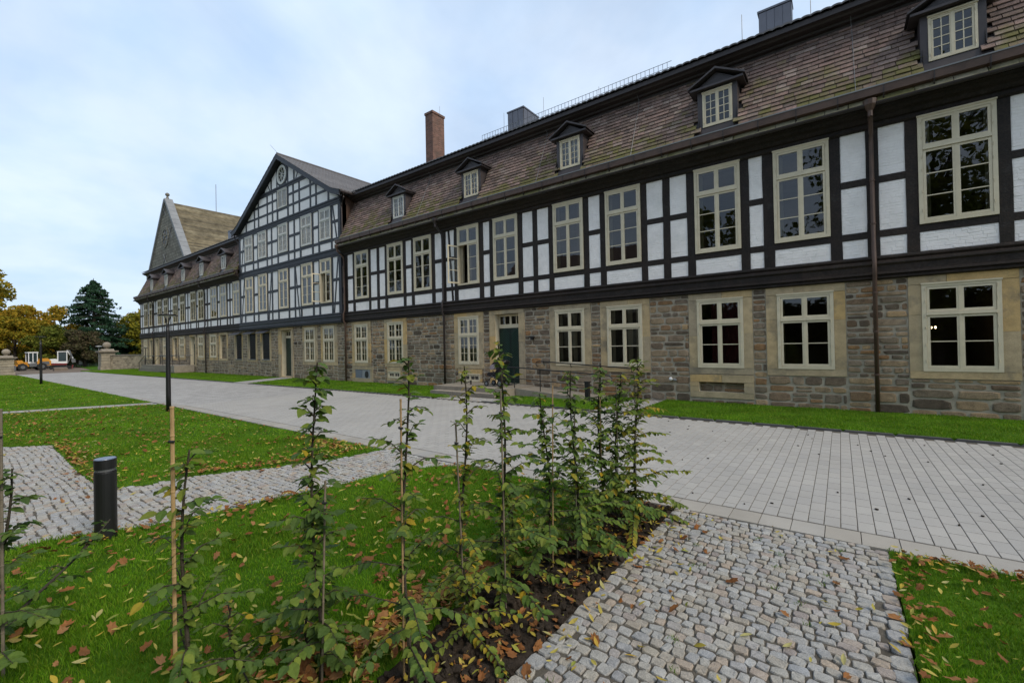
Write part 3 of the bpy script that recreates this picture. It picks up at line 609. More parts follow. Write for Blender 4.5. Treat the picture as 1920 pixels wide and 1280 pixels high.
def auto_seq(x0, x1, wins, pw=.18, corner=.25):
    seq = [('p', x0 + corner)]; x = x0 + corner
    for i, (a, c) in enumerate(wins + [(x1 - corner + pw, None)]):
        gap = a - pw - x
        if gap > .08:
            n = 1 if gap < .75 else 2 if gap < 1.6 else 3; pwid = (gap - (n - 1) * pw) / n
            for j in range(n):
                seq.append(('n', x + pwid)); x += pwid
                if j < n - 1: seq.append(('p', x + pw)); x += pw
        if c is None: break
        seq.append(('p', a)); seq.append(('w', c)); x = c; seq.append(('p', c + pw)); x = c + pw
    seq.append(('p', x1)); return seq
def band(B, m, x0, x1, y=YT, zb=3.10):                                 # moulded beam between stone and timber storeys
    prof = [(y, 3.65), (y - .005, 3.635), (y - .05, 3.62), (y - .055, 3.585), (y - .02, 3.545), (y - .075, 3.50), (y - .08, 3.455), (y - .045, 3.41), (y - .045, 3.27), (y - .075, 3.25), (y - .08, 3.215), (y - .03, 3.195), (y - .03, 3.18), (y - .05, 3.165), (y - .05, 3.13), (y + .0, 3.10), (y + .2, 3.10), (y + .2, 3.65)]
    prof = [(a, b + (zb - 3.10) * (b < 3.4)) for a, b in prof]
    n = max(1, round((x1 - x0) / 6)); 
    for i in range(n): MB().prism(prof, x0 + (x1 - x0) * i / n, x0 + (x1 - x0) * (i + 1) / n, 'x').build('moulded_beam', m, B)
def rooms(B, x0, x1, y0=D + .35, y1=19.0):
    for z0, z1 in ((.05, .15), (3.2, 3.5), (6.6, 6.75)): box('floor_slab', mRoom, B, x0, x1, y0, y1, z0, z1)
    box('interior_wall', mRoom, B, x0, x1, y0 + 4.2, y0 + 4.35, .15, 6.6); box('rear_wall', mRoom, B, x0, x1, y1, y1 + .3, -.1, 9.6)
    x = x0 + 3.4
    while x < x1: box('partition_wall', mRoom, B, x, x + .12, y0 + .02, y0 + 4.2, .15, 6.6); x += 5.1
# mansard: slope from (13.0, 7.36) up to (14.02, 9.62)
MY0, MZ0, MY1, MZ1 = 13.0, 7.36, 14.02, 9.62; MANG = atan2(MY1 - MY0, MZ1 - MZ0); MLEN = hypot(MY1 - MY0, MZ1 - MZ0)
def my(z): return MY0 + (z - MZ0) / (MZ1 - MZ0) * (MY1 - MY0)
DORM = []
def mansard(B, x0, x1, n, dorm, coarse=1.0):
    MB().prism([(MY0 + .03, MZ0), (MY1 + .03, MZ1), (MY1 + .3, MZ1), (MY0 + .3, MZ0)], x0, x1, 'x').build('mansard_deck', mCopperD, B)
    rows = 17; rh = MLEN / rows; it = []
    for j in range(rows):
        x = x0 + rnd.uniform(-.25, 0); s = (j + .5) * rh; yc, zc = MY0 + s * sin(MANG), MZ0 + s * cos(MANG)
        while x < x1:
            l = rnd.uniform(.18, .34); a, c = max(x, x0), min(x + l, x1); xc = (a + c) / 2
            if c - a > .05 and not any(abs(xc - q) < .50 and zc < 8.95 and zc > 7.5 for q in dorm):
                it.append((xc, yc, zc, -MANG + rnd.gauss(0, .008), rnd.gauss(0, .005), rnd.gauss(0, .006), c - a - .007, rnd.uniform(.036, .046), rh * 1.06))
            x += l
    pieces('shingle', it, SHI, mSlate, B, n, 'small_shingles')
def cornice(B, x0, x1, m=None):
    prof = [(14.2, 9.58), (13.98, 9.58), (13.96, 9.64), (13.86, 9.66), (13.84, 9.71), (13.70, 9.74), (13.66, 9.78), (13.60, 9.80), (13.56, 9.80), (13.56, 9.93), (13.7, 9.95), (14.3, 9.95)]
    n = max(1, round((x1 - x0) / 7))
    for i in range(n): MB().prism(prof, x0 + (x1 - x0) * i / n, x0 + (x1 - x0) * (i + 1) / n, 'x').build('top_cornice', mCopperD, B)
def corrugated(B, name, pts, a0, a1, axis, m, period=.21, amp=.028, thick=.02, sub=6):
    """pantile courses: pts = (u, z) down the slope; wavy along the other axis"""
    n = int((a1 - a0) / period * sub); V = []; F = []
    t = np.linspace(a0, a1, n + 1); wv = amp * np.abs(np.sin(pi * (t - a0) / period)) ** .7
    for i in range(len(pts) - 1):
        (u0, z0), (u1, z1) = pts[i], pts[i + 1]; b = len(V)
        for (u, z, up_) in ((u0, z0, 0.0), (u1, z1, .022), (u1, z1, -.012)):
            for k in range(n + 1):
                zz_ = z + (wv[k] if up_ >= 0 else wv[k] - .01) + up_; V.append((t[k], u, zz_) if axis == 'x' else (u, t[k], zz_))
        for r_ in (0, 1):
            for k in range(n): F.append((b + r_ * (n + 1) + k, b + r_ * (n + 1) + k + 1, b + (r_ + 1) * (n + 1) + k + 1, b + (r_ + 1) * (n + 1) + k))
    lp = np.array(F).ravel(); V = np.array(V); o = V.mean(0); return obj(name, np_mesh(name, V - o, lp, np.full(len(F), 4)), m, B, o, kind='stuff')
def upper_roof(B, x0, x1):
    sl = .42; pts = [(13.5 + .36 * i, 9.96 + .36 * i * sl) for i in range(4)][::-1]; corrugated(B, 'roof_tiles', pts, x0, x1, 'x', mPan)
    MB().prism([(13.6, 9.95), (19.6, 12.5), (25.6, 9.95), (25.6, 9.8), (13.6, 9.8)], x0, x1, 'x').build('upper_roof', mPan, B)
def eaves(B, x0, x1, n=60):
    prof = [(D - .07, 6.62), (D - .10, 6.66), (D - .10, 6.74), (D - .16, 6.76), (D - .20, 6.84), (D - .30, 6.88), (D - .34, 6.95), (D - .44, 6.97), (D - .46, 7.04), (D - .3, 7.10), (D + .3, 7.2), (D + .3, 6.62)]
    k = max(1, round((x1 - x0) / 7))
    for i in range(k): MB().prism(prof, x0 + (x1 - x0) * i / k, x0 + (x1 - x0) * (i + 1) / k, 'x').build('eaves_cornice', mTimber, B)
    it = []; x = x0
    while x < x1:
        l = min(rnd.uniform(.38, .7), x1 - x); it.append((x + l / 2, 12.885, 7.13, -MANG, rnd.gauss(0, .006), 0, l - .008, .035, .26)); x += l
    pieces('eave_slab', it, SHI, mSlab, B, n, 'small_eave_slabs')
    MB().prism([(12.90, 7.19), (12.80, 7.22), (12.79, 7.375), (12.78, 7.375), (12.79, 7.205), (12.89, 7.175)], x0, x1, 'x').build('gutter', mCopper, B)
    box('gutter_lip', mCoping, B, x0, x1, 12.768, 12.795, 7.372, 7.400)
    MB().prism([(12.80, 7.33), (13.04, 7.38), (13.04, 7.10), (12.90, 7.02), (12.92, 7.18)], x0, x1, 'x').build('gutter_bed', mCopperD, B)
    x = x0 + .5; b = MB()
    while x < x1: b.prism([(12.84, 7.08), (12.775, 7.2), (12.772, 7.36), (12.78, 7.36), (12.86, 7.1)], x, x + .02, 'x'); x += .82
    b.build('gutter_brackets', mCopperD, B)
    pts = [(D - .53, 6.99 + .055 * sin(t)) if False else (D - .51 + .055 * cos(t), 7.02 + .055 * sin(t)) for t in [pi + pi * i / 6 for i in range(7)]]
    MB().prism(pts + [(D - .455, 7.03), (D - .565, 7.03)], x0, x1, 'x').build('lower_gutter', mCopperD, B)
def downpipe(B, x, m, z1=6.95, foot=True):
    yb, yp = D - .10, D - .17
    b = MB(); b.tube([(x - .03, D - .5, z1 + .02), (x - .02, D - .47, z1 - .15), (x, D - .16, z1 - .45), (x, D - .13, z1 - .7), (x, D - .13, 3.75), (x, D - .21, 3.55), (x, D - .21, 3.2), (x, D - .11, 3.0), (x, D - .11, .0)], .045, 10)
    o = b.build('downpipe', m, B, True); 
    for z in (.9, 1.9, 2.8, 4.4, 5.4): MB().tube([(x, D - (.11 if z < 3.1 else .13), z - .018), (x, D - (.11 if z < 3.1 else .13), z + .018)], .056, 10).build('pipe_clamp', m, o)
    MB().lathe([(.05, 0), (.05, .12), (.12, .25), (.13, .36)], 10, (x - .02, D - .5, z1 - .2)).build('rain_head', m, o)
def dormer(B, xc, m=None, small=True):
    y = D - .12; hw = .51; b = MB(); yb = 14.0
    b.box(xc - hw, xc - .385, y, y + .1, 7.50, 8.80); b.box(xc + .385, xc + hw, y, y + .1, 7.50, 8.80); b.box(xc - .385, xc + .385, y + .002, y + .1, 7.50, 7.745); b.box(xc - .385, xc + .385, y + .002, y + .1, 8.735, 8.80)
    for s in (-1, 1): b.prism([(y + .1, 7.5), (my(7.5) + .05, 7.5), (yb, 8.80), (y + .1, 8.80)], xc + s * hw, xc + s * (hw - .03), 'x')
    d = b.build('dormer', mLead, B)
    window(B, xc - .38, xc + .38, 7.76, 8.73, y - .012, 'dormer', mWhiteP if xc < -14 else mCream, curtain_or_sky=BLIND_OR_SKY if xc < -3 else None)  # white sheet stands for pale sky reflected in the dormer panes
    MB().prism([(xc - hw - .03, 7.50), (xc + hw + .03, 7.50), (xc + hw + .12, 7.37), (xc - hw - .12, 7.37)], y - .02, y + .25).build('apron_flashing', mLead, d)
    box('dormer_back', mRoom, d, xc - .4, xc + .4, y + .35, y + .38, 7.6, 8.75)
    ya = y - .16; e = .68; zb, zt = 8.80, 9.26
    MB().prism([(xc - e, zb), (xc + e, zb), (xc + e, zb + .055), (xc - e, zb + .055)], ya + .02, yb).build('dormer_cornice', mLead, d)
    MB().prism([(xc - e + .12, zb + .055), (xc + e - .12, zb + .055), (xc, zt - .06)], y - .02, y + .03).build('pediment', mLead, d)
    MB().prism([(xc - .26, zb + .075), (xc + .26, zb + .075), (xc, zt - .19)], y - .045, y - .018).build('pediment_panel', mCopperD, d)
    for s in (-1, 1):
        MB().prism([(xc + s * (e + .05), zb + .055), (xc + s * (e + .05), zb + .10), (xc, zt + .03), (xc, zt - .025)], ya - .02, 14.2).build('dormer_roof', mLead, d)
# ---------------- right range
B1 = thing('timber_framed_building', 'long nearest range with black beams and white infill above a dark rubble stone storey', 'building', (-8, D, 0))
seq = [('p', -20.59), ('n', -20.13), ('p', -19.92), ('w', -18.78), ('p', -18.61), ('n', -18.12), ('p', -17.92), ('n', -17.49), ('p', -17.28), ('w', -16.14), ('p', -15.95), ('n', -15.57), ('p', -15.38), ('w', -14.23), ('p', -14.03), ('n', -13.60), ('p', -13.36),
       ('n', -12.87), ('p', -12.66), ('w', -11.49), ('p', -11.27), ('n', -10.95), ('p', -10.74), ('w', -9.57), ('p', -9.36), ('n', -8.90), ('p', -8.70), ('n', -8.22), ('p', -8.02), ('w', -6.85), ('p', -6.65), ('n', -6.24), ('p', -6.04), ('w', -4.87), ('p', -4.68), ('n', -4.19), ('p', -3.98), ('n', -3.50), ('p', -3.28),
       ('w', -2.10), ('p', -1.89), ('n', -1.57), ('p', -1.32), ('w', -.14), ('p', .08), ('n', .56), ('p', .78), ('n', 1.25), ('p', 1.46), ('w', 2.67), ('p', 2.87), ('n', 3.32), ('p', 3.52), ('w', 4.70), ('p', 4.9), ('n', 5.5), ('p', 6.0)]
storey(B1, mTimber, seq, -20.95, True, opens={3: 108})
brace(B1, mTimber, -13.18, 6.62, -12.98, 3.66, .11)
band(B1, mTimber, -20.95, 6.0); eaves(B1, -20.95, 6.0, 60)
DX = [-16.31, -11.78, -7.26, -2.61, 2.05]; mansard(B1, -20.95, 6.0, 300, DX); cornice(B1, -20.95, 6.0); upper_roof(B1, -20.6, 6.0)
for x in DX: dormer(B1, x)
GW = [(-20.08, -18.97, 1.0, 2.93, 'grid', -20.33, -18.73), (-17.40, -16.25, 1.0, 2.93, 'grid', -17.65, -16.0), (-12.73, -11.60, 1.0, 2.93, 'grid', -12.97, -11.36), (-8.03, -6.89, 1.0, 2.92, 'ground', -8.27, -6.65), (-6.07, -4.90, 1.0, 2.92, 'ground', -6.31, -4.67), (-3.29, -2.10, 1.0, 2.92, 'ground', -3.52, -1.88), (-1.31, -.12, 1.0, 2.91, 'ground', -1.56, .11), (1.46, 2.68, .99, 2.92, 'ground', 1.24, 2.93), (4.2, 5.4, 1.0, 2.92, 'ground', 3.95, 5.65)]
holes = []; blocks = []
for (a, c, e, f, s, p, q) in GW:
    cu = [(.04, .34), (.62, .97)] if s == 'grid' else ([(.02, .2), (.56, .7), (.8, .99)] if a < -4 else [(.02, .13)] if a != -3.29 else REDC)
    window(B1, a, c, e, f, D - .04, s, None, None, True, cu); surround(B1, p, q, .83, 3.10, (a, c, e, f)); holes.append((a + .06, c - .06, e + .06, f - .06)); blocks.append((p, q, .83, 3.10))
# main door with its deep sandstone reveal
dx0, dx1 = -10.76, -9.63; surround(B1, -11.05, -9.36, .10, 3.10, (dx0, dx1, .28, 2.95)); holes.append((dx0, dx1, .28, 2.95)); blocks.append((-11.05, -9.36, 0, 3.10))
def door(B, x0, x1, z0, zt, z1, yd, leaves, tcols):
    box('door_frame', mCream, B, x0, x1, yd - .01, yd + .08, zt - .05, zt + .05); tr = MB(); wd = x1 - x0
    tr.box(x0, x1, yd, yd + .05, z1 - .07, z1); tr.box(x0, x1, yd, yd + .05, zt + .05, zt + .10)
    for i in range(tcols + 1): xx = x0 + wd * i / tcols; h = .045 if i % 2 == 0 or tcols < 3 else .014; tr.box(max(x0, xx - h), min(x1, xx + h), yd + .002, yd + .048, zt + .10, z1 - .07)
    t = tr.build('transom_window', mCream, B); MB().quad((x0, yd + .03, zt + .1), (x1, yd + .03, zt + .1), (x1, yd + .03, z1 - .07), (x0, yd + .03, z1 - .07)).build('pane', mGlass, t)
    lw = wd / leaves
    for k in range(leaves):
        a, c = x0 + k * lw + .006, x0 + (k + 1) * lw - .006; lf = box('door_leaf', mDoor, B, a, c, yd, yd + .06, z0 + .02, zt - .05); xm = (a + c) / 2; zz_ = z0 + .15
        while zz_ < zt - .25:                                          # herringbone battens
            for s in (-1, 1):
                xe = xm + s * (c - a) * .42; b = MB(); b.prism([(xm, zz_ + .20), (xm, zz_ + .265), (xe, zz_ + .06), (xe, zz_)], yd - .018, yd + .004); b.build('batten', mBatten, lf)
            zz_ += .10
        box('kick_board', mDoor, lf, a, c, yd - .02, yd + .002, z0 + .03, z0 + .13)
    MB().tube([(x0 + lw + .05, yd - .05, z0 + 1.0), (x0 + lw + .12, yd - .05, z0 + 1.0)], .012, 6).build('door_handle', mSteel, B)
door(B1, dx0 + .02, dx1 - .0, .28, 2.46, 2.93, D + .22, 2, 4)
# basement openings
for (a, c, e, f) in ((-12.66, -11.58, .30, .60), (-17.38, -16.5, .30, .60)):
    window(B1, a, c, e, f, D - .03, 'low'); surround(B1, a - .12, c + .12, .16, .80, (a, c, e, f)); holes.append((a + .03, c - .03, e + .03, f - .03)); blocks.append((a - .12, c + .12, .1, .83))
surround(B1, -20.35, -18.6, .02, .80, (-20.1, -18.82, .22, .66)); blocks.append((-20.35, -18.6, 0, .83)); box('vent_panel', flat('pale_grey_panel', (.27, .28, .29)), B1, -20.1, -18.82, D - .005, D + .03, .22, .66)
box('vent_panel', flat('blue_grey_panel', (.15, .17, .20)), B1, -20.08, -19.5, D - .015, D - .006, .24, .64)
MB().prism([(-19.12 + .13 * cos(t), .42 + .17 * sin(t)) for t in [2 * pi * i / 20 for i in range(20)]], D - .04, D + .0).build('vent_hole', mBlack, B1)
surround(B1, -3.52, -1.88, .16, .80, (-3.28, -2.12, .32, .60)); blocks.append((-3.52, -1.88, .1, .83)); holes.append((-3.28, -2.12, .32, .60))
rubble(B1, [(-3.28, -2.12, .32, .60)], mStone, 20, 77, .8, D + .13); box('blocking_wall', mMortar, B1, -3.29, -2.11, D + .15, D + .25, .3, .62)
wall_holes(B1, 'stone_wall', mMortar, -20.95, 6.0, -.1, 3.10, D, D + .36, holes, mReveal)
rubble(B1, rubble_fill(-20.95, 6.0, 0, 3.10, blocks), mStone, 300, 5)
rooms(B1, -20.9, 6.0)
downpipe(B1, -13.47, mCopperD); downpipe(B1, .66, mCopper); downpipe(B1, -20.78, mCopper)
sp = MB().lathe([(.05, 0), (.055, .02), (.04, .05)], 12, (0, 0, 0)).build('wall_spotlight', mOffw, B1, True, origin=(0, 0, 0)); sp.location = Vector((-4.05, D - .10, .66)) - wloc(B1); sp.rotation_euler = (R(90), 0, R(20)); MB().tube([(-4.02, D - .06, .64), (-3.9, D - .03, .62)], .03, 8).build('spotlight_arm', mSteel, B1)
MB().box(-9.10, -8.92, D - .13, D - .01, 2.0, 2.06).box(-9.06, -8.96, D - .1, D - .01, 1.92, 2.0).build('wall_lamp', mBlack, B1)
# chimneys, lightning rods, snow guard
ch = MB().box(-19.62, -19.0, 18.0, 18.95, 11.4, 15.55).build('chimney', mChim, B1); box('chimney_cap', mChim, ch, -19.66, -18.96, 17.96, 18.99, 15.55, 15.68)
def metal_chimney(B, x0, x1, y0, y1, z1, nx, ny):
    c = MB().box(x0, x1, y0, y1, 11.6, z1).build('metal_chimney', mZinc, B); box('chimney_cap', mZinc, c, x0 - .04, x1 + .04, y0 - .04, y1 + .04, z1, z1 + .07)
    for i in range(nx): box('cladding_panel', mZinc, c, x0 + (x1 - x0) * i / nx + .012, x0 + (x1 - x0) * (i + 1) / nx - .012, y0 - .022, y0 - .001, 11.7, z1 - .03)
    for i in range(ny): box('cladding_panel', mZinc, c, x1 + .001, x1 + .022, y0 + (y1 - y0) * i / ny + .012, y0 + (y1 - y0) * (i + 1) / ny - .012, 11.7, z1 - .03)
metal_chimney(B1, -13.45, -12.47, 18.0, 19.3, 13.62, 3, 4); metal_chimney(B1, -2.12, -1.14, 18.0, 18.5, 13.45, 4, 2)
for x, z in ((-2.66, 13.68), (-.58, 13.2), (-11.28, 13.7), (-13.7, 13.74), (-8.37, 13.14)): MB().tube([(x, 18, 11.7), (x, 18, z)], .011, 4).build('lightning_rod', mSteel, B1)
MB().tube([(-18.9, 18.5, 15.5), (-18.9, 18.5, 16.1)], .012, 4).build('lightning_rod', mSteel, B1)
sg = MB(); sg.tube([(-11.7, 13.85, 10.42), (-4.0, 13.85, 10.42)], .009, 4); sg.tube([(-11.7, 13.85, 10.24), (-4.0, 13.85, 10.24)], .009, 4); snow = sg.build('snow_guard', mSteel, B1); b = MB(); x = -11.7
while x < -4.0: b.box(x, x + .012, 13.845, 13.855, 10.2, 10.43); x += .14
b.build('guard_bars', mSteel, snow)
for x in (-14.9, -8.6, -5.1, .35): MB().tube([(x, 13.55, 9.97), (x + .02, 13.9, 9.6), (x + .03, my(9.4) - .05, 9.4), (x + .05, my(7.45) - .05, 7.45)], .006, 4).build('lightning_cable', mSteel, B1)
chd = thing('chandelier', 'lit warm bulbs hanging in the room behind the lower panes of the rightmost ground-floor window', 'lamp', (1.62, 15.2, 2.1))
for i, (a, c) in enumerate(((0, 0), (.22, .1), (.42, .05), (.36, .22))): MB().lathe([(.004, -.025), (.022, 0), (.018, .025), (.003, .035)], 8, (1.5 + a, 15.2 + c, 1.98)).build('bulb', mBulb, chd, True)
MB().tube([(1.65, 15.25, 3.2), (1.65, 15.25, 2.06), (1.5, 15.2, 2.03), (1.95, 15.3, 2.03)], .008, 4).build('lamp_arm', mBlack, chd)
# ---------------- gabled block
B2 = thing('gabled_building', 'tall gabled timber-framed front with a round window in its peak', 'building', (-27.2, D, 0))
gx0, gx1 = -33.42, -20.97; YG = YT - .13; WX = [(-32.46, -31.33), (-30.48, -29.36), (-27.74, -26.61), (-25.0, -23.84), (-23.0, -21.90)]
gs = [('p', -33.2), ('n', -32.62), ('p', -32.46), ('w', -31.33), ('p', -31.15), ('n', -30.66), ('p', -30.48), ('w', -29.36), ('p', -29.2), ('n', -28.72), ('p', -28.56), ('n', -27.92), ('p', -27.74), ('w', -26.61), ('p', -26.43), ('n', -25.88), ('p', -25.72), ('n', -25.18), ('p', -25.0), ('w', -23.84), ('p', -23.66), ('n', -23.18), ('p', -23.0), ('w', -21.9), ('p', -21.74), ('n', -21.2), ('p', gx1)]
storey(B2, mTimberG, gs, gx0, False, opens={4: 100}, y=YG)
ZG = dict(sill=7.10, rail0=7.50, rail1=7.66, win0=7.68, mid0=8.46, mid1=8.62, win1=9.40, top=9.42)
storey(B2, mTimberG, gs, gx0, False, 'gable', mWhiteP, zl=ZG, y=YG)
for xa, xb in ((-32.68, -33.12), (-28.75, -29.12), (-25.75, -25.3), (-21.26, -21.68)): brace(B2, mTimberG, xa, 6.62, xb, 3.66, .11, YG)
for xa, xb in ((-33.1, -32.7), (-21.7, -21.25)): brace(B2, mTimberG, xa if xa < -30 else xb, 7.12, xb if xa < -30 else xa, 9.40, .11, YG) if False else brace(B2, mTimberG, xa, 7.12 if xa < -30 else 9.40, xb, 9.40 if xa < -30 else 7.12, .11, YG)
band(B2, mTimberG, gx0, gx1, YG)
def beam(z0, z1, x0=gx0, x1=gx1):
    box('floor_beam', mTimberG, B2, x0, x1, YG - .02, YG + .3, z0, z1); box('beam_moulding', mTimberG, B2, x0 - .01, x1 + .01, YG - .055, YG - .021, z1 - .10, z1 - .02); box('beam_moulding', mTimberG, B2, x0 - .01, x1 + .01, YG - .04, YG - .021, z0 + .12, z0 + .16)
beam(6.64, 7.10); beam(9.42, 9.78)
AX, AZ, SL = -27.17, 13.6, .578
def gz(x): d = abs(x - AX); return AZ - SL * d if d < 5.9 else AZ - SL * 5.9 - .33 * (d - 5.9)
cuts = [lambda p: gz(p[0]) - .30 - p[1] if abs(p[0] - AX) < 5.9 else gz(AX + 5.9) - .30 - SL * (abs(p[0] - AX) - 5.9) - p[1]]
# attic storey under the rafters
offs = [(.565, .75, 'p'), (.75, 1.22, 'n'), (1.22, 1.38, 'p'), (1.38, 1.92, 'n'), (1.92, 2.08, 'p'), (2.08, 3.15, 'n'), (3.15, 3.31, 'p'), (3.31, 3.75, 'n'), (3.75, 3.91, 'p'), (3.91, 5.0, 'n'), (5.0, 5.16, 'p'), (5.16, 6.0, 'n')]
for s in (-1, 1):
    for a, c, k in offs:
        x0, x1 = sorted((AX + s * a, AX + s * c)); zt = min(11.55, max(gz(x0), gz(x1)) - .18)
        if k == 'p':
            if zt > 9.85: post(B2, mTimberG, x0, x1, 9.78, min(11.55, min(gz(x0), gz(x1)) - .12), YG)
        else:
            zs = [9.78, 10.32, 10.46, 10.98, 11.12, 11.55]
            for i in (0, 2, 4): infill(B2, x0, x1, zs[i], zs[i + 1], False, YG + .022, cuts)
            for i in (1, 3):
                if gz((x0 + x1) / 2) - .2 > zs[i + 1]: rail(B2, mTimberG, x0, x1, zs[i], zs[i + 1], YG)
infill(B2, AX - .565, AX + .565, 9.78, 10.28, False, YG + .022); rail(B2, mTimberG, AX - .565, AX + .565, 10.28, 10.42, YG); window(B2, AX - .565, AX + .565, 10.43, 11.54, YG - .03, 'attic', mWhiteP, curtain_or_sky=BLIND_OR_SKY)  # white sheet keeps the attic panes pale
beam(11.55, 11.80, AX - 3.05, AX + 3.05)
for s in (-1, 1):
    for a, c, k in ((.62, .75, 'p'), (.75, 1.35, 'n'), (1.35, 1.5, 'p'), (1.5, 2.3, 'n'), (0, .62, 'n')):
        x0, x1 = sorted((AX + s * a, AX + s * c))
        if k == 'p': post(B2, mTimberG, x0, x1, 11.8, gz(AX + c) - .15, YG)
        else: infill(B2, x0, x1, 11.8, 13.3, False, YG + .022, cuts)
    brace(B2, mTimberG, AX + s * 1.62, 11.82, AX + s * 1.95, 12.3, .08, YG)
ring = MB(); n = 32; rr = [(AX + cos(2 * pi * i / n), 12.43 + sin(2 * pi * i / n)) for i in range(n)]
def ring_mb(r0, r1, y0, y1):
    b = MB(); V = []
    for (r, y) in ((r1, y0), (r0, y0), (r0, y1), (r1, y1)): V += [(AX + r * cos(2 * pi * i / n), y, 12.43 + r * sin(2 * pi * i / n)) for i in range(n)]
    return b.add(V, [(q * n + i, q * n + (i + 1) % n, ((q + 1) % 4) * n + (i + 1) % n, ((q + 1) % 4) * n + i) for q in range(4) for i in range(n)])
rw = ring_mb(.43, .58, YG - .05, YG + .05).build('round_window', mWhiteP, B2); ring_mb(.585, .72, YG - .015, YG + .05).build('window_ring_beam', mTimberG, B2)
MB().prism([(AX + .44 * cos(2 * pi * i / n), 12.43 + .44 * sin(2 * pi * i / n)) for i in range(n)], YG + .012, YG + .018).build('pane', mGlass, rw); MB().prism([(AX + .44 * cos(2 * pi * i / n), 12.43 + .44 * sin(2 * pi * i / n)) for i in range(n)], YG + .05, YG + .055).build('pale_backing', mBlindOrSky, rw)  # white disc keeps the round pane pale
for k in range(4):
    t = pi * k / 4; MB().prism([(AX + .44 * cos(t) + .014 * sin(t), 12.43 + .44 * sin(t) - .014 * cos(t)), (AX + .44 * cos(t) - .014 * sin(t), 12.43 + .44 * sin(t) + .014 * cos(t)), (AX - .44 * cos(t) - .014 * sin(t), 12.43 - .44 * sin(t) + .014 * cos(t)), (AX - .44 * cos(t) + .014 * sin(t), 12.43 - .44 * sin(t) - .014 * cos(t))], YG - .03 + .003 * k, YG + .01).build('glazing_bar', mWhiteP, rw)
gp = [(0, 0), (2.95, 0), (5.9, 0), (6.28, 0), (6.65, 0)]
for s in (-1, 1):                                                       # barge boards, soffits and tiled slopes
    us = [0, 2, 4, 5.0, 5.9, 6.2, 6.65]; P = [(AX + s * u, gz(AX + s * u)) for u in us]
    MB().prism([(x, z + .0) for x, z in P] + [(x, z - (.30 if i else .30)) for i, (x, z) in reversed(list(enumerate(P)))], YG - .34, YG - .28).build('barge_board', mTimberG, B2)
    MB().prism([(x, z - .05) for x, z in P] + [(x, z - .16) for x, z in reversed(P)], YG - .28, 22.0).build('roof_deck', mTimberG, B2)
    nr = 19; pts = [(AX + s * 6.75 * i / nr, gz(AX + s * 6.75 * i / nr)) for i in range(nr + 1)]; corrugated(B2, 'roof_tiles', pts, YG - .36, 22.0, 'y', mPan, .21, .03)
    box('barge_trim', mTimberG, B2, 0, 0.01, 0, .01, 0, .01) if False else None
    MB().tube([(AX + s * 6.7, YG - .3, gz(AX + 6.65) - .08), (AX + s * 6.7, 14.2, gz(AX + 6.65) - .10)], .065, 8).build('side_gutter', mCopperD, B2)
    MB().tube([(AX + s * 6.7, YG - .12, gz(AX + 6.65) - .14), (AX + s * 6.7, YG - .10, gz(AX + 6.65) - .35), (AX + s * 6.30, YG + .02, gz(AX + 6.65) - .75), (AX + s * 6.30, YG + .04, 7.4)], .04, 8).build('side_pipe', mCopperD, B2)
MB().tube([(AX, YG - .3, AZ + .03), (AX, 22, AZ + .03)], .09, 8).build('ridge_tiles', mPan, B2)
MB().tube([(AX, YG - .2, AZ + .05), (AX - .25, YG - .55, AZ + .55)], .008, 4).build('lightning_rod', mSteel, B2)
for x in (gx0, gx1): box('side_wall', mCopper, B2, min(x, x + (.25 if x < -30 else -.25)), max(x, x + (.25 if x < -30 else -.25)), YG + .1, 17.0, 3.1, 9.9)
MB().prism([(gx0 + .1, 9.8), (gx1 - .1, 9.8), (AX + 5.5, 10.25), (AX, 13.4), (AX - 5.5, 10.25)], YG + .15, YG + .35).build('gable_backing', mRoom, B2)
holes = []; blocks = []
for (a, c, e, f) in ((-25.06, -23.94, 1.02, 2.97), (-23.07, -21.95, 1.02, 2.97)):
    window(B2, a, c, e, f, D - .05, 'grid', None, None, True, [(.04, .4), (.55, .97)]); surround(B2, a - .25, c + .25, .84, 3.10, (a, c, e, f), D - .035); holes.append((a + .06, c - .06, e + .06, f - .06)); blocks.append((a - .25, c + .25, .84, 3.10))
surround(B2, -28.22, -26.38, .02, 3.10, (-27.86, -26.62, .10, 2.95), D - .06); holes.append((-27.86, -26.62, .10, 2.95)); blocks.append((-28.22, -26.38, 0, 3.10)); door(B2, -27.84, -26.62, .10, 2.50, 2.92, D + .24, 1, 4)
for (a, c) in ((-32.5, -31.42), (-30.53, -29.45)):
    surround(B2, a - .22, c + .22, .98, 3.02, (a, c, 1.14, 2.85), D - .035); holes.append((a, c, 1.14, 2.85)); blocks.append((a - .22, c + .22, .98, 3.02))
def lattice(B, a, c, e, f):
    g = box('lattice_window', mLattice, B, a, c, D + .06, D + .10, e, f); box('window_ledge', mCoping, B, a - .03, c + .03, D - .06, D + .06, e - .05, e); b = MB()
    for i in range(1, 8): x = a + (c - a) * i / 8; b.box(x - .012, x + .012, D + .035, D + .058, e, f)
    for i in range(1, 13): z = e + (f - e) * i / 13; b.box(a, c, D + .03, D + .052, z - .012, z + .012)
    b.build('lattice_bars', mSteel if False else mBlack, g)
    MB().prism([(D - .40, f - .02), (D - .40, f + .01), (D + .0, f + .21), (D + .0, f + .17)], a - .12, c + .12, 'x').build('window_canopy', mZinc, B)
for (a, c) in ((-32.5, -31.42), (-30.53, -29.45)): lattice(B2, a, c, 1.14, 2.85)
wall_holes(B2, 'stone_wall', mMortar, gx0, gx1, -.1, 3.10, D - .012, D + .36, holes, mReveal); rubble(B2, rubble_fill(gx0, gx1, 0, 3.10, blocks), mPaleStone, 150, 6, 1.0, D - .01)
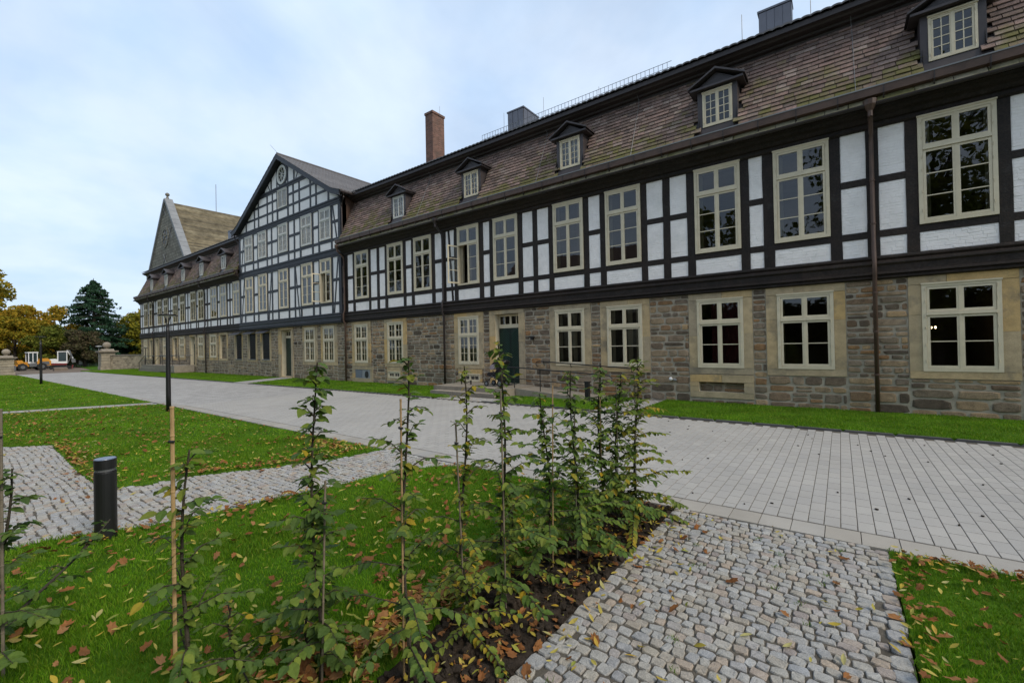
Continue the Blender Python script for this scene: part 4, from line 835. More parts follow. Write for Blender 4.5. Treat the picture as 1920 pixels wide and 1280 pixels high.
rooms(B2, gx0 + .1, gx1 - .1); MB().box(-26.15, -25.98, D - .15, D - .02, 2.08, 2.14).build('wall_lamp', mBlack, B2)
# ---------------- left range
B3 = thing('timber_framed_building', 'far range with five small dormers on its mansard roof, leftmost of the half-timbered fronts', 'building', (-45, D, 0))
lx0, lx1 = -57.6, -33.45; LW = [(-56.25, -55.05), (-54.5, -53.2), (-51.86, -50.77), (-50.08, -49.0), (-47.59, -46.47), (-45.77, -44.66), (-43.25, -42.14), (-41.55, -40.4), (-38.94, -37.82), (-37.13, -36.03), (-34.85, -33.75)]
LW2 = []
for a, c in LW: LW2.append((a, c))
storey(B3, mTimber, auto_seq(lx0, lx1, LW2, .17, .12), lx0, False, split=False, blinds=(2, 3, 4, 5, 6, 7))
band(B3, mTimber, lx0, lx1); eaves(B3, lx0 - .25, lx1, 0); DL = [-53.35, -49.1, -44.72, -40.58, -36.26]; mansard(B3, lx0 + .12, lx1, 0, DL); cornice(B3, lx0 - .35, lx1); upper_roof(B3, lx0 - .3, lx1 - .3)
for x in DL: dormer(B3, x)
MB().prism([(D + .1, 6.6), (MY0 + .02, MZ0), (MY1, MZ1), (25.0, MZ1), (25.6, 6.6)], lx0, lx0 + .2, 'x').build('end_gable', mSlate, B3)
box('end_wall', mInfill, B3, lx0, lx0 + .25, D + .09, 25.4, 3.1, 6.6); box('end_stone_wall', mPaleStone, B3, lx0, lx0 + .35, D + .37, 25.4, -.1, 3.1)
holes = []; blocks = []
for (a, c) in ((-39.27, -38.1), (-41.77, -40.66), (-46.13, -45.0), (-50.5, -49.5), (-56.5, -55.5)):
    window(B3, a, c, 1.24, 2.97, D - .04, 'grid', None, None, False, [(.04, .45), (.5, .97)]); surround(B3, a - .2, c + .2, 1.04, 3.10, (a, c, 1.24, 2.97)); holes.append((a + .06, c - .06, 1.3, 2.9)); blocks.append((a - .2, c + .2, 1.04, 3.10))
for (a, c) in ((-37.42, -36.2), (-47.8, -46.78), (-54.7, -53.8)):
    surround(B3, a - .2, c + .2, 1.0, 3.10, (a, c, 1.16, 2.93)); blocks.append((a - .2, c + .2, 1.0, 3.1)); holes.append((a, c, 1.16, 2.93)); rubble(B3, [(a, c, 1.16, 2.93)], mPaleStone, 0, 9, 1, D + .13); box('blocking_wall', mMortar, B3, a - .02, c + .02, D + .15, D + .25, 1.1, 2.98)
surround(B3, -34.85, -33.45, .98, 3.02, (-34.62, -33.6, 1.14, 2.85)); holes.append((-34.62, -33.6, 1.14, 2.85)); blocks.append((-34.85, -33.45, .98, 3.02)); lattice(B3, -34.62, -33.6, 1.14, 2.85)
for (a, c, z0) in ((-43.55, -42.5, .62), (-52.85, -52.0, .12)):
    surround(B3, a - .22, c + .22, z0 - .15, 3.10, (a, c, z0, 2.96)); holes.append((a, c, z0, 2.96)); blocks.append((a - .22, c + .22, z0 - .15, 3.1)); door(B3, a + .01, c - .01, z0, 2.42, 2.93, D + .24, 1, 2)
wall_holes(B3, 'stone_wall', mMortar, lx0, lx1, -.1, 3.10, D, D + .36, holes, mReveal); rubble(B3, rubble_fill(lx0, lx1, 0, 3.10, blocks), mPaleStone, 0, 8)
rooms(B3, lx0 + .3, lx1 - .05); downpipe(B3, -39.95, mCopperD); downpipe(B3, -52.95 - .0, mCopperD) if False else downpipe(B3, -53.0 - .12, mCopperD)
metal_chimney(B3, -48.2, -47.4, 18, 19.6, 13.45, 2, 3)
# ---------------- church behind
YC = 27.0; k = YC / 26.0; zc = lambda z: CAMZ + (z - CAMZ) * k
B4 = thing('church', 'grey stone church gable with pale coping and mossy roof behind the far range', 'church', (-100, YC, 0))
cx0, cx1, cax, caz = -106.3 * k, -86.4 * k, -96.5 * k, zc(29.0); ez = zc(16.6)
MB().prism([(cx0, 0), (cx1, 0), (cx1, ez), (cax, caz), (cx0, ez)], YC, YC + .8).build('gable_wall', mChurch, B4)
box('side_wall', mChurch, B4, cx1 - .8, cx1, YC + .8, YC + 40, 0, ez - .3); box('side_wall', mChurch, B4, cx0, cx0 + .8, YC + .8, YC + 40, 0, ez - .3)
rowsC = 46
for s, xe in ((1, cx1), (-1, cx0)):
    V = []; F = []; sx_ = (xe - cax)
    for i in range(rowsC):
        for (t, dz) in ((i / rowsC, .02), ((i + 1) / rowsC, .14), ((i + 1) / rowsC, 0)):
            for y in np.linspace(YC + .9, YC + 40, 60): V.append((cax + sx_ * 1.03 * t, y, caz - .3 + (ez - caz) * 1.03 * t + dz + .05 * sin(y * 5 + i * 2.3) * (dz > .1)))
    for i in range(rowsC):
        for r_ in (0, 1):
            for j in range(59): b_ = (i * 3 + r_) * 60 + j; F.append((b_, b_ + 1, b_ + 61, b_ + 60))
    V = np.array(V); o = V.mean(0); obj('roof_slabs', np_mesh('roof_slabs', V - o, np.array(F).ravel(), np.full(len(F), 4)), mChRoof, B4, o, kind='stuff')
    l = hypot(sx_, ez - caz); ux, uz = sx_ / l, (ez - caz) / l; nx, nz_ = -uz * s, ux * s; nb = 14
    for i in range(nb):
        a, c = l * i / nb + .02, l * (i + 1) / nb - .02; P = [(cax + ux * q + nx * h, caz + uz * q + nz_ * h) for q, h in ((a, -.05), (c, -.05), (c, .40), (a, .40))]
        MB().prism(P, YC - .25, YC + 1.0).build('coping_stone', mCoping, B4)
    box('kneeler', mChurch, B4, min(xe, xe + s * .9), max(xe, xe + s * .9), YC - .3, YC + 1.2, ez - 1.0, ez + .1)
b = MB(); x = cx0 + .8
while x < cx1 - .8: b.box(x, x + .45, YC - .35, YC, ez - 1.1, ez - .35); x += .95
b.build('corbel_frieze', mChurch, B4)
fi = MB().lathe([(.30, -.3), (.2, .1), (.13, .3), (.3, .45), (.36, .65), (.28, .85), (.1, .95), (.03, 1.0)], 10, (cax, YC + .3, caz + .4)).build('finial', mChurch, B4, True)
rz = zc(22.3); n = 32; V = []
for (r, y) in ((1.95, YC - .12), (1.45, YC - .12), (1.45, YC + .0), (1.95, YC)): V += [(cax - .4 + r * cos(2 * pi * i / n), y, rz + r * sin(2 * pi * i / n)) for i in range(n)]
rose = MB().add(V, [(q * n + i, q * n + (i + 1) % n, ((q + 1) % 4) * n + (i + 1) % n, ((q + 1) % 4) * n + i) for q in range(4) for i in range(n)]).build('rose_window', mChurch, B4)
MB().prism([(cax - .4 + 1.46 * cos(2 * pi * i / n), rz + 1.46 * sin(2 * pi * i / n)) for i in range(n)], YC - .04, YC - .01).build('dark_glazing', mBlack, rose)
for t in (.3, 1.35, 2.4): MB().prism([(cax - .4 + 1.45 * cos(t) + .12 * sin(t), rz + 1.45 * sin(t) - .12 * cos(t)), (cax - .4 + 1.45 * cos(t) - .12 * sin(t), rz + 1.45 * sin(t) + .12 * cos(t)), (cax - .4 - 1.45 * cos(t) - .12 * sin(t), rz - 1.45 * sin(t) + .12 * cos(t)), (cax - .4 - 1.45 * cos(t) + .12 * sin(t), rz - 1.45 * sin(t) - .12 * cos(t))], YC - .10, YC - .03).build('tracery', mChurch, rose)
for (ax_, az_) in ((cax - .6, zc(18.4)), (cax + 2.6, zc(22.6)), (cax - .5, zc(27.0))):
    for s in (-1, 1): MB().prism([(ax_ - .9, az_ - 1.0 * s - .05), (ax_ - .9, az_ - 1.0 * s + .05), (ax_ + .9, az_ + 1.0 * s + .05), (ax_ + .9, az_ + 1.0 * s - .05)], YC - .12 - .02 * s, YC - .06 - .02 * s).build('wall_anchor', mBlack if s > 0 else mCoping, B4)
MB().tube([(cax, YC + 8.3, caz - .3), (cax, YC + 8.3, caz + 5.2)], .06, 5).build('lightning_rod', mSteel, B4)
MB().prism([(cax + 6.6, caz - 9.4), (cax + 7.9, caz - 9.4), (cax + 6.7, caz - 7.6)], YC + 9, YC + 9.5).build('roof_vent', mLead, B4)
# ------------------------------------------------------------------ entrance steps, ramp, rails
st_ = thing('entrance_steps', 'two broad pale stone steps and landing before the green double door', 'steps', (-10.8, 12, 0))
for (x0, x1, y0, z0, z1) in ((-12.2, -9.15, 11.2, 0, .14), (-12.4, -8.92, 11.55, -.05, .28)):
    x = x0
    while x < x1 - .01:
        l = min(1.1, x1 - x); box('step_slab', mStep, st_, x + .003, x + l - .003, y0 + rnd.uniform(-.006, .006), 13.28 if z1 > .2 else 11.9, z0, z1); x += l
rmp = thing('ramp', 'sloping stone access ramp with a concrete edge beside the green double door', 'ramp', (-7.2, 12.6, 0))
for i in range(5):
    xa, xb = -8.9 + .71 * i, -8.9 + .71 * (i + 1) - .006; za, zb = .275 - .05 * i, .275 - .05 * (i + 1)
    MB().prism([(xa, -.1), (xb, -.1), (xb, zb), (xa, za)], 12.02, 12.16).build('edge_stone', mStep, rmp); MB().prism([(xa, -.1), (xb, -.1), (xb, zb - .03), (xa, za - .03)], 12.163, 13.27).build('ramp_slab', mStep, rmp)
rl = thing('handrail', 'black iron handrail with scrolled end standing along the ramp edge', 'handrail', (-7.3, 12.1, .1))
def rz_(x, t): return t - .055 * max(0, x + 8.98) / 1.0
b = MB(); b.tube([(-9.6, 12.1, .99), (-8.98, 12.1, .985), (-5.75, 12.1, .985 - .055 * 3.2), (-5.5, 12.1, .79), (-5.40, 12.1, .72), (-5.42, 12.1, .63), (-5.52, 12.1, .60), (-5.6, 12.1, .64)], .019, 8); b.build('top_rail', mBlack, rl, True)
MB().tube([(-9.6, 12.1, .62), (-8.98, 12.1, .615), (-5.75, 12.1, .44)], .014, 6).build('lower_rail', mBlack, rl, True)
for x in (-8.98, -7.93, -6.9, -5.78): MB().tube([(x, 12.1, max(.02, .28 - .07 * (x + 8.98))), (x, 12.1, rz_(x, .98))], .016, 6).build('rail_post', mBlack, rl)
rl2 = thing('handrail', 'black iron handrail fixed on brackets to the stone wall above the ramp', 'handrail', (-7, 13.2, 1))
b = MB(); b.tube([(-8.75, D - .12, .98), (-8.82, D - .12, 1.03), (-8.80, D - .12, 1.12), (-8.66, D - .12, 1.15), (-5.2, D - .12, .94), (-5.02, D - .12, .90), (-4.98, D - .12, .80)], .019, 8); b.build('top_rail', mBlack, rl2, True)
for x in (-8.5, -7.4, -6.3, -5.25): MB().tube([(x, D - .12, 1.13 - .06 * (x + 8.6)), (x, D - .11, 1.05 - .06 * (x + 8.6)), (x, D - .0, 1.03 - .06 * (x + 8.6))], .014, 6).build('rail_bracket', mBlack, rl2)
MB().box(-6.62, -6.46, 11.75, 11.9, 0, .62)
tag(MB().box(-6.10, -5.98, 11.70, 11.82, 0, .60).box(-6.115, -5.965, 11.685, 11.835, .60, .63).build('bollard_light', mBlack, None, origin=(-6.04, 11.76, 0)), 'short square black post on the grass below the ramp handrail', 'bollard')
bs = thing('boot_scraper', 'small black iron boot scraper on the landing left of the pram', 'boot scraper', (-11.6, 12.5, .28))
MB().box(-11.78, -11.74, 12.4, 12.44, .28, .52).box(-11.3, -11.26, 12.4, 12.44, .28, .44).build('post', mBlack, bs); MB().tube([(-11.76, 12.42, .42), (-11.5, 12.42, .33), (-11.28, 12.42, .42)], .014, 5).build('scraper_bar', mBlack, bs)
tag(box('door_mat', mCloth, None, -10.7, -9.7, 12.75, 13.2, .282, .294), 'dark doormat on the landing before the green double door', 'doormat')
# pram, facing left
pr = thing('pram', 'black folding pram with a patterned pale hood parked on the landing', 'pram', (-9.92, 12.35, .281))
def seg(p, q): return [(p[0], p[2], p[1]), (q[0], q[2], q[1])]
for s in (-.21, .21):
    MB().tube([(.42, s, .86), (.30, s, .74), (-.33, s, .14)], .014, 6).local('frame_tube', mBlack, pr); MB().tube([(-.05, s, .58), (.24, s, .14)], .014, 6).local('frame_tube', mBlack, pr); MB().tube([(-.12, s, .38), (.1, s, .30), (.14, s, .44)], .010, 6).local('frame_tube', mSteel, pr)
    for x, r_ in ((-.35, .10), (.26, .12)): wh = MB().wheel((x, s, r_), r_, .035, 'y', 16).local('wheel', mRubber, pr); MB().wheel((x, s, r_), r_ * .55, .045, 'y', 10).local('hub', mSteel, wh)
MB().tube([(.42, -.21, .86), (.46, -.1, .90), (.46, .1, .90), (.42, .21, .86)], .016, 6).local('handle', mBlack, pr)
MB().prism([(-.34, .40), (-.10, .32), (.14, .36), (.30, .74), (.20, .80), (.02, .46), (-.30, .50)], -.19, .19).local('seat', mCloth, pr)
MB().prism([(-.05, .30), (.22, .20), (.26, .30), (.0, .36)], -.17, .17).local('basket', mCloth, pr)
hp = [(.22 + .40 * cos(t), .60 + .34 * sin(t)) for t in [radians_ * pi / 180 for radians_ in (62, 85, 105, 125, 145, 165)]]
MB().prism([(.22, .58)] + hp, -.20, .20).local('hood', mCloth, pr); MB().prism([(-.16, .60), (-.19, .70), (-.14, .78), (.06, .80), (.10, .66)], -.207, .207).local('hood_panel', mPat, pr)
# far stairs
fs = thing('stone_stairs', 'weathered stone steps with iron handrails climbing to a doorway of the far range', 'steps', (-47, 12.4, 0))
for i in range(4): box('step', mStep, fs, -52.4 + .42 * i, -47.6, 11.9, 13.27, .155 * i, .155 * (i + 1) - .003)
for i in range(4): box('landing_slab', mStep, fs, -47.6 + 1.25 * i + .004, -47.6 + 1.25 * (i + 1) - .004, 11.9, 13.27, .1 if i else 0, .615)
box('base_wall', mPaleStone, fs, -47.55, -42.6, 11.95, 13.25, -.1, .1); box('cellar_hatch', mBlack, fs, -44.6, -43.9, 11.88, 11.95, .02, .32)
for y in (11.95, 13.1):
    MB().tube([(-52.6, y, .75), (-50.7, y, 1.42), (-42.5, y, 1.42)], .022, 5).build('handrail', mBlack, fs)
    for x in (-52.4, -50.6, -48.3, -45.6, -43.2): MB().tube([(x, y, max(.05, min(.6, .37 * (x + 52.4)))), (x, y, 1.42 if x > -51 else .8)], .018, 4).build('rail_post', mBlack, fs)
fl = thing('door_lamp', 'thin dark post with a short lamp arm by the farthest doorway', 'lamp', (-51.9, 12.2, 0)); MB().tube([(-51.9, 12.3, .02), (-51.9, 12.3, 2.1)], .03, 6).build('post', mBlack, fl); box('lamp_head', mBlack, fl, -52.2, -51.3, 12.27, 12.33, 2.1, 2.16)
# ------------------------------------------------------------------ lamps, bollard, gate
def lamp(x, y, h, label, ang, sc=1.0):
    t = thing('path_lamp', label, 'lamp post', (x, y, 0), 'slim black lamp posts along the road')
    MB().lathe([(.062, 0), (.062, .5), (.05, h - .5), (.046, h - .32)], 14).local('post', mBlack, t, smooth=True); dx, dy = cos(ang), sin(ang)
    for s in (-1, 1): MB().tube([(0, 0, h - .36), (dx * .03 * s, dy * .03 * s, h - .25), (dx * .08 * s, dy * .08 * s, h - .04)], [.022, .016, .014], 6).local('fork_arm', mBlack, t)
    b = MB(); n = 20; P = [(.24 * cos(2 * pi * i / n), .24 * sin(2 * pi * i / n)) for i in range(n)]; b.prism(P, h - .035, h - .01, 'z'); b.prism([(q * .9, r_ * .9) for q, r_ in P], h - .01, h + .006, 'z'); b.local('lamp_disc', mBlack, t)
    MB().prism([(q * .8, r_ * .8) for q, r_ in P], h - .045, h - .036, 'z').local('diffuser', mOffw, t); return t
lamp(-15.85, 4.28, 2.84, 'slim black lamp post with disc head at the lawn corner near the road', YAW)
lamp(-37.43, 4.05, 2.80, 'smaller black lamp post on the far lawn edge toward the gate', YAW)
bl = thing('bollard', 'stout black cylindrical bollard light beside the cobbled footpath', 'bollard', (-5.62, 1.02, 0))
MB().lathe([(.083, 0), (.083, .62), (.08, .635)], 28).local('shaft', mBlack, bl, smooth=False); MB().lathe([(.074, .635), (.074, .66)], 28).local('light_ring', mGrey, bl)
MB().lathe([(.083, .66), (.083, .745)], 28).local('head', mBlack, bl); MB().lathe([(.081, .745), (.078, .752), (.01, .754)], 28).local('top_plate', flat('bluish_metal', (.10, .13, .19), .3), bl)
def pier(x, y, s, label, foot=False):
    t = thing('gate_pier', label, 'gate pier', (x, y, 0)); w_ = .58 * s
    MB().box(-w_ * 1.12, w_ * 1.12, -w_ * 1.12, w_ * 1.12, -.1, .30 * s).local('plinth', mPier, t); z = .30 * s
    for i in range(5): MB().box(-w_, w_, -w_, w_, z + .03, z + .30 * s).box(-w_ * .92, w_ * .92, -w_ * .92, w_ * .92, z, z + .03).local('drum_block', mPier, t); z += .302 * s
    MB().box(-w_ * 1.25, w_ * 1.25, -w_ * 1.25, w_ * 1.25, z, z + .10 * s).box(-w_ * 1.42, w_ * 1.42, -w_ * 1.42, w_ * 1.42, z + .10 * s, z + .22 * s).local('cap', mStep, t)
    MB().prism([(-w_ * 1.2, z + .22 * s), (w_ * 1.2, z + .22 * s), (w_ * .35, z + .42 * s), (-w_ * .35, z + .42 * s)], -w_ * .9, w_ * .9).local('cap_slope', mStep, t)
    r = .36 * s; MB().lathe([(.2 * s, z + .40 * s), (.16 * s, z + .48 * s)] + [(max(.01, r * cos(a)), z + .46 * s + r + r * sin(a)) for a in [pi * (-.42 + .92 * i / 10) for i in range(11)]], 18).local('ball', mStep, t, smooth=True)
    if foot: MB().prism([(-w_ * 1.15, -.1), (-w_ * 1.15, .42)] + [(-w_ * 1.15 - .75 * sin(a), .42 * cos(a)) for a in (.4, .8, 1.2, 1.57)] + [(-w_ * 1.15 - .75, -.1)], -w_ * .5, w_ * .5).local('guard_stone', mStep, t)
pier(-63.4, 11.75, .98, 'pale stone gate pier with ball top beside the far boundary wall', False)
pier(-59.3, 4.3, .76, 'pale stone gate pier with ball top at the left edge of the picture')
def stone_wall(label, p, q, h, th=.4):
    p, q = Vector((*p, 0)), Vector((*q, 0)); d = q - p; t = thing('boundary_wall', label, 'wall', tuple(p)); t.rotation_euler = (0, 0, atan2(d.y, d.x)); l = d.length
    MB().box(0, l, -th / 2, th / 2, -.1, h).local('wall_body', M('wall_rubble', [(.32, .26, .18)], .95, 2.5, .4, .7, 25, .1, brick=(.45, .19, .02, (.36, .31, .23), 'xz', .35)), t); x = 0
    while x < l: c = min(.9, l - x); MB().box(x + .004, x + c - .004, -th / 2 - .06, th / 2 + .06, h, h + .09).local('coping', mStep, t); x += c
stone_wall('long rubble garden wall joining the far gate pier to the building corner', (-62.8, 12.1), (-57.6, 14.6), 1.45); stone_wall('short stretch of rubble wall left of the ball-topped pier', (-59.3, 3.7), (-60.2, -6), 1.1)
# fence and lamp beyond the gate
fe = thing('mesh_fence', 'grey metal mesh site fence beyond the gate', 'fence', (-79, 13, 0)); b = MB()
for i in range(9):
    y = 9.8 + .75 * i; MB().tube([(-79, y, 0), (-79, y, 1.15)], .03, 5).build('fence_post', mSteel, fe)
for i in range(8):
    m_ = MB(); y = 9.8 + .75 * i
    for j in range(9): m_.box(-79.01, -78.99, y + j * .083 - .006, y + j * .083 + .006, .08, 1.12)
    for j in range(6): m_.box(-79.012, -78.988, y, y + .75, .1 + .2 * j - .008, .1 + .2 * j + .008)
    m_.build('mesh_panel', mSteel, fe)
tag(box('notice', mOffw, fe, -78.97, -78.95, 11.9, 12.25, .35, .85), None)
fl2 = thing('path_lamp', 'pale mushroom-headed lamp post beyond the gate left of the far pier', 'lamp post', (-76, 13.3, 0)); MB().lathe([(.06, 0), (.05, 2.5)], 8, (-76, 13.3, 0)).build('post', mSteel, fl2); MB().lathe([(.08, 2.5), (.34, 2.56), (.30, 2.68), (.05, 2.74)], 12, (-76, 13.3, 0)).build('lamp_head', mSteel, fl2)
# ------------------------------------------------------------------ site vehicles
ld = thing('wheel_loader', 'yellow and white wheel loader parked behind the left gate pier', 'loader', (-72.5, 7.2, -.03)); ld.rotation_euler = (0, 0, R(-90 + 8)); ld.scale = (.96,) * 3
# local x: front (bucket) positive
for x, r_ in ((.95, .40), (-.62, .42)):
    for s in (-.62, .62): wh = MB().wheel((x, s, r_), r_, .30, 'y', 20).local('wheel', mRubber, ld); MB().wheel((x, s, r_), r_ * .5, .34, 'y', 12).local('rim', mGrey, wh)
MB().prism([(-1.35, .42), (.35, .42), (.35, .85), (.2, 1.0), (-.3, 1.0), (-1.35, .98)], -.48, .48).local('chassis', mGrey, ld)
MB().prism([(-1.42, .55), (-.3, .55), (-.25, 1.05), (-.6, 1.38), (-1.15, 1.36), (-1.42, 1.05)], -.50, .50).local('engine_hood', mYellow, ld); MB().prism([(-1.3, .62), (-.5, .62), (-.55, 1.0), (-1.25, 1.0)], -.515, .515).local('hood_grille', mGrey, ld)
cb = MB()
for x, z0 in ((.42, .85), (-.28, 1.0), (.08, .9)):
    for s in (-.46, .46): cb.box(x - .035, x + .035, s - .035, s + .035, z0, 2.02)
cb.box(-.36, .50, -.52, .52, 2.02, 2.14).box(-.32, .46, -.48, .48, .80, 1.0); cb.local('cab', mOffw, ld)
MB().box(-.27, .41, -.45, .45, 1.0, 2.02).local('cab_glass', M('dark_glass', [(.02, .035, .04)], .1, spec=.6), ld)
MB().box(.35, .95, -.3, .3, .45, .85).prism([(.4, .8), (1.5, .45), (1.6, .6), (.5, 1.0)], -.32, -.22).prism([(.4, .8), (1.5, .45), (1.6, .6), (.5, 1.0)], .22, .32).local('loader_arm', mYellow, ld)
MB().prism([(.75, .9), (1.25, .75), (1.35, 1.15), (.95, 1.2)], -.45, .45).local('lift_frame', mYellow, ld)
MB().prism([(1.5, .06), (2.15, .04), (2.2, .09), (1.6, .16), (1.55, .62), (1.45, .62)], -.75, .75).local('bucket', mGrey, ld)
ex = thing('mini_excavator', 'white and maroon mini excavator parked right of the wheel loader', 'excavator', (-72.8, 9.45, -.03)); ex.rotation_euler = (0, 0, R(90 - 6)); ex.scale = (.96,) * 3
for s in (-.5, .5):
    P = [(.78 * (1 if c > 0 else -1) + .19 * c, .2 + .2 * sn) for c, sn in [(cos(a), sin(a)) for a in [2 * pi * i / 16 + .01 for i in range(16)]]]
    MB().prism(P, s - .15, s + .15).local('track', mRubber, ex)
MB().box(-.55, .55, -.4, .4, .30, .52).local('undercarriage', mGrey, ex); MB().prism([(.9, .06), (1.0, .06), (1.08, .5), (.98, .5)], -.72, .72).local('dozer_blade', mMar, ex)
MB().prism([(-1.1, .52), (.5, .52), (.55, .70), (-1.12, .78)], -.62, .62).local('turntable_body', mMar, ex); MB().prism([(-1.15, .78), (-.28, .74), (-.28, 1.22), (-.5, 1.28), (-1.15, 1.22)], -.60, .60).local('engine_cover', mOffw, ex)
cb = MB()
for x in (-.24, .52):
    for s in (-.55, .35): cb.box(x - .04, x + .04, s - .04, s + .04, .72, 2.08)
cb.box(-.3, .58, -.6, .4, 2.08, 2.17).box(-.28, .56, -.58, .38, .70, .95); cb.local('cab', mOffw, ex); MB().box(-.23, .51, -.54, .34, .95, 2.08).local('cab_glass', bpy.data.materials['dark_glass'], ex)
MB().tube([(.55, -.1, .75), (.95, -.12, 1.5), (.75, -.12, 2.2), (.5, -.12, 2.28)], [.13, .12, .1, .09], 6).local('boom', mGrey, ex); MB().tube([(.55, -.12, 2.28), (1.05, -.12, 1.3)], .08, 6).local('dipper_arm', mOffw, ex); MB().prism([(.95, 1.35), (1.25, 1.2), (1.3, .8), (1.0, .75), (.9, .95)], -.38, .1).local('bucket', mGrey, ex)
tag(MB().prism([(-.6, 0), (.55, 0), (.5, .28), (-.1, .38), (-.55, .26)], -.5, .5).build('spoil_heap', mDirt, None, origin=(-.03, 0, 0)), 'low heap of earth at the road end by the excavator', 'earth heap').location = (-66.5, 8.6, -.05)
# ------------------------------------------------------------------ trees
def foliage(name, cols): return M(name, cols, .7, .5, .35, spec=.12, trans=.38)
fAut = foliage('autumn_foliage', [(.26, .20, .02), (.34, .23, .02), (.19, .18, .02), (.40, .25, .022), (.13, .14, .018), (.30, .26, .025)]); fOra = foliage('orange_foliage', [(0.416, 0.23, 0.024), (0.337, 0.218, 0.022), (0.257, 0.218, 0.024), (0.446, 0.29, 0.028), (0.168, 0.169, 0.02)])
fGre = foliage('olive_foliage', [(.10, .13, .022), (.15, .17, .025), (.08, .105, .018), (.19, .19, .028)]); fPur = foliage('russet_foliage', [(0.083, 0.068, 0.042), (0.112, 0.083, 0.045), (0.068, 0.068, 0.033), (0.09, 0.09, 0.036)])
fYel = foliage('yellow_foliage', [(.28, .25, .025), (.20, .19, .025), (.12, .14, .022), (.38, .30, .025), (.10, .12, .02)]); fCon = foliage('conifer_needles', [(0.025, 0.063, 0.034), (0.034, 0.081, 0.041), (0.048, 0.103, 0.056), (0.021, 0.052, 0.027), (0.063, 0.127, 0.072)]); fDark = foliage('dark_foliage', [(.012, .024, .009), (.018, .034, .012), (.025, .042, .014)])
def cards(P, size, nrm=None, flatn=.0):
    n = len(P); A = rng.normal(size=(n, 3)); A /= np.linalg.norm(A, axis=1)[:, None]; B_ = rng.normal(size=(n, 3)); B_ -= (B_ * A).sum(1)[:, None] * A; B_ /= np.linalg.norm(B_, axis=1)[:, None]
    s = (size * rng.uniform(.6, 1.3, n))[:, None]; V = np.stack([P - A * s, P + B_ * s * .55, P + A * s, P - B_ * s * .55], 1).reshape(-1, 3)
    return V, np.arange(4 * n), np.full(n, 4)
def tree(x, y, h, w_, m, label, cat, seed, n=5200, leaf=.24, trunk=.25, base=.28, nclump=34, name='tree', group=None):
    r = np.random.default_rng(seed); t = thing(name, label, cat, (x, y, -.1), group); b = MB(); b.tube([(0, 0, 0), (.1, .05, h * .25), (-.05, .1, h * .5), (.1, 0, h * .8)], [trunk, trunk * .75, trunk * .5, .04], 8)
    Cc = []; 
    for i in range(nclump):
        a = r.uniform(0, 2 * pi); zf = r.uniform(base, .93); pr_ = sqrt(max(.03, 1 - ((zf - .5) / .52) ** 2)); rad = w_ * pr_ * sqrt(r.uniform(.15, 1)); c = np.array([rad * cos(a), rad * sin(a), h * zf]); Cc.append((c, r.uniform(.13, .27) * min(w_ * 1.5, h * .6)))
        if i % 2 == 0: z0 = h * max(.15, zf - .3); b.tube([(0, 0, z0), (c[0] * .5, c[1] * .5, z0 + (c[2] - z0) * .6), tuple(c)], [trunk * .35, trunk * .2, .02], 5)
    tr = obj('trunk', b.mesh('trunk', [mTrunk]), None, t, local=True); P = []
    for c, q in Cc:
        k = int(n * q ** 2 / sum(g[1] ** 2 for g in Cc)); d = r.normal(size=(k, 3)); d /= np.linalg.norm(d, axis=1)[:, None]; P.append(c + d * (q * r.uniform(.45, 1.08, k) ** .6)[:, None] * np.array([1, 1, .75]))
    V, lp, ct = cards(np.concatenate(P), leaf); obj('crown', np_mesh('crown', V, lp, ct), m, t, local=True); return t
def conifer(x, y, h, w_, label, seed):
    r = np.random.default_rng(seed); t = thing('conifer', label, 'conifer', (x, y, -.1)); b = MB(); b.tube([(0, 0, 0), (0, 0, h * .6), (.05, 0, h)], [.35, .18, .03], 8); P = []
    for i in range(300):
        f = (i / 300) ** .85; z = h * (.06 + .92 * f); L_ = w_ * (1 - f) ** .72 * r.uniform(.62, 1.08) + .12; a = r.uniform(0, 2 * pi); tip = np.array([L_ * cos(a), L_ * sin(a), z - L_ * .12 + .12 * L_ * r.uniform(-1, 1)])
        if i % 2 == 0: b.tube([(0, 0, z), tuple(tip)], [.06, .015], 4)
        k = int(40 + 80 * (1 - f)); s = r.uniform(.1, 1, k) ** .7; Q = np.array([0, 0, z])[None] * (1 - s)[:, None] + tip[None] * s[:, None]; side = np.array([-sin(a), cos(a), 0]); wd = L_ * .2 * (1.1 - s)
        Q += side[None] * (r.uniform(-1, 1, k) * (wd + .1))[:, None]; Q[:, 2] += -.05 - r.uniform(0, .38, k) * (.4 + .5 * s); P.append(Q)
    obj('trunk', b.mesh('trunk', [mTrunk]), None, t, local=True); V, lp, ct = cards(np.concatenate(P), .17); obj('crown', np_mesh('crown', V, lp, ct), fCon, t, local=True)
tree(-84, 2.6, 12.8, 4.4, fAut, 'tall brownish-gold tree cut by the left picture edge', 'tree', 1, 17000, .24, .35, .08, 70)
tree(-92, 9.4, 9.0, 5.0, fOra, 'orange-topped autumn tree between the tall gold tree and conifer', 'tree', 2, 14000, .22, .3, .06, 60)
tree(-80, 9.9, 5.6, 3.0, fGre, 'olive green rounded tree behind the site vehicles', 'tree', 3, 9000, .17, .2, .06, 44)
tree(-78, 12.3, 4.8, 2.5, fPur, 'dark russet small tree standing before the conifer', 'tree', 4, 8500, .16, .18, .1, 40)
tree(-82, 6.6, 6.4, 3.4, fAut, 'low golden tree right behind the loader', 'tree', 12, 10000, .19, .2, .04, 44)
tree(-100, 3.0, 10.5, 5.5, fOra, 'orange tree glimpsed behind the tall gold tree', 'tree', 13, 9000, .26, .3, .06, 46)
conifer(-92, 15.6, 13.4, 7.4, 'tall dark green conifer behind the gate, pointed top', 5)
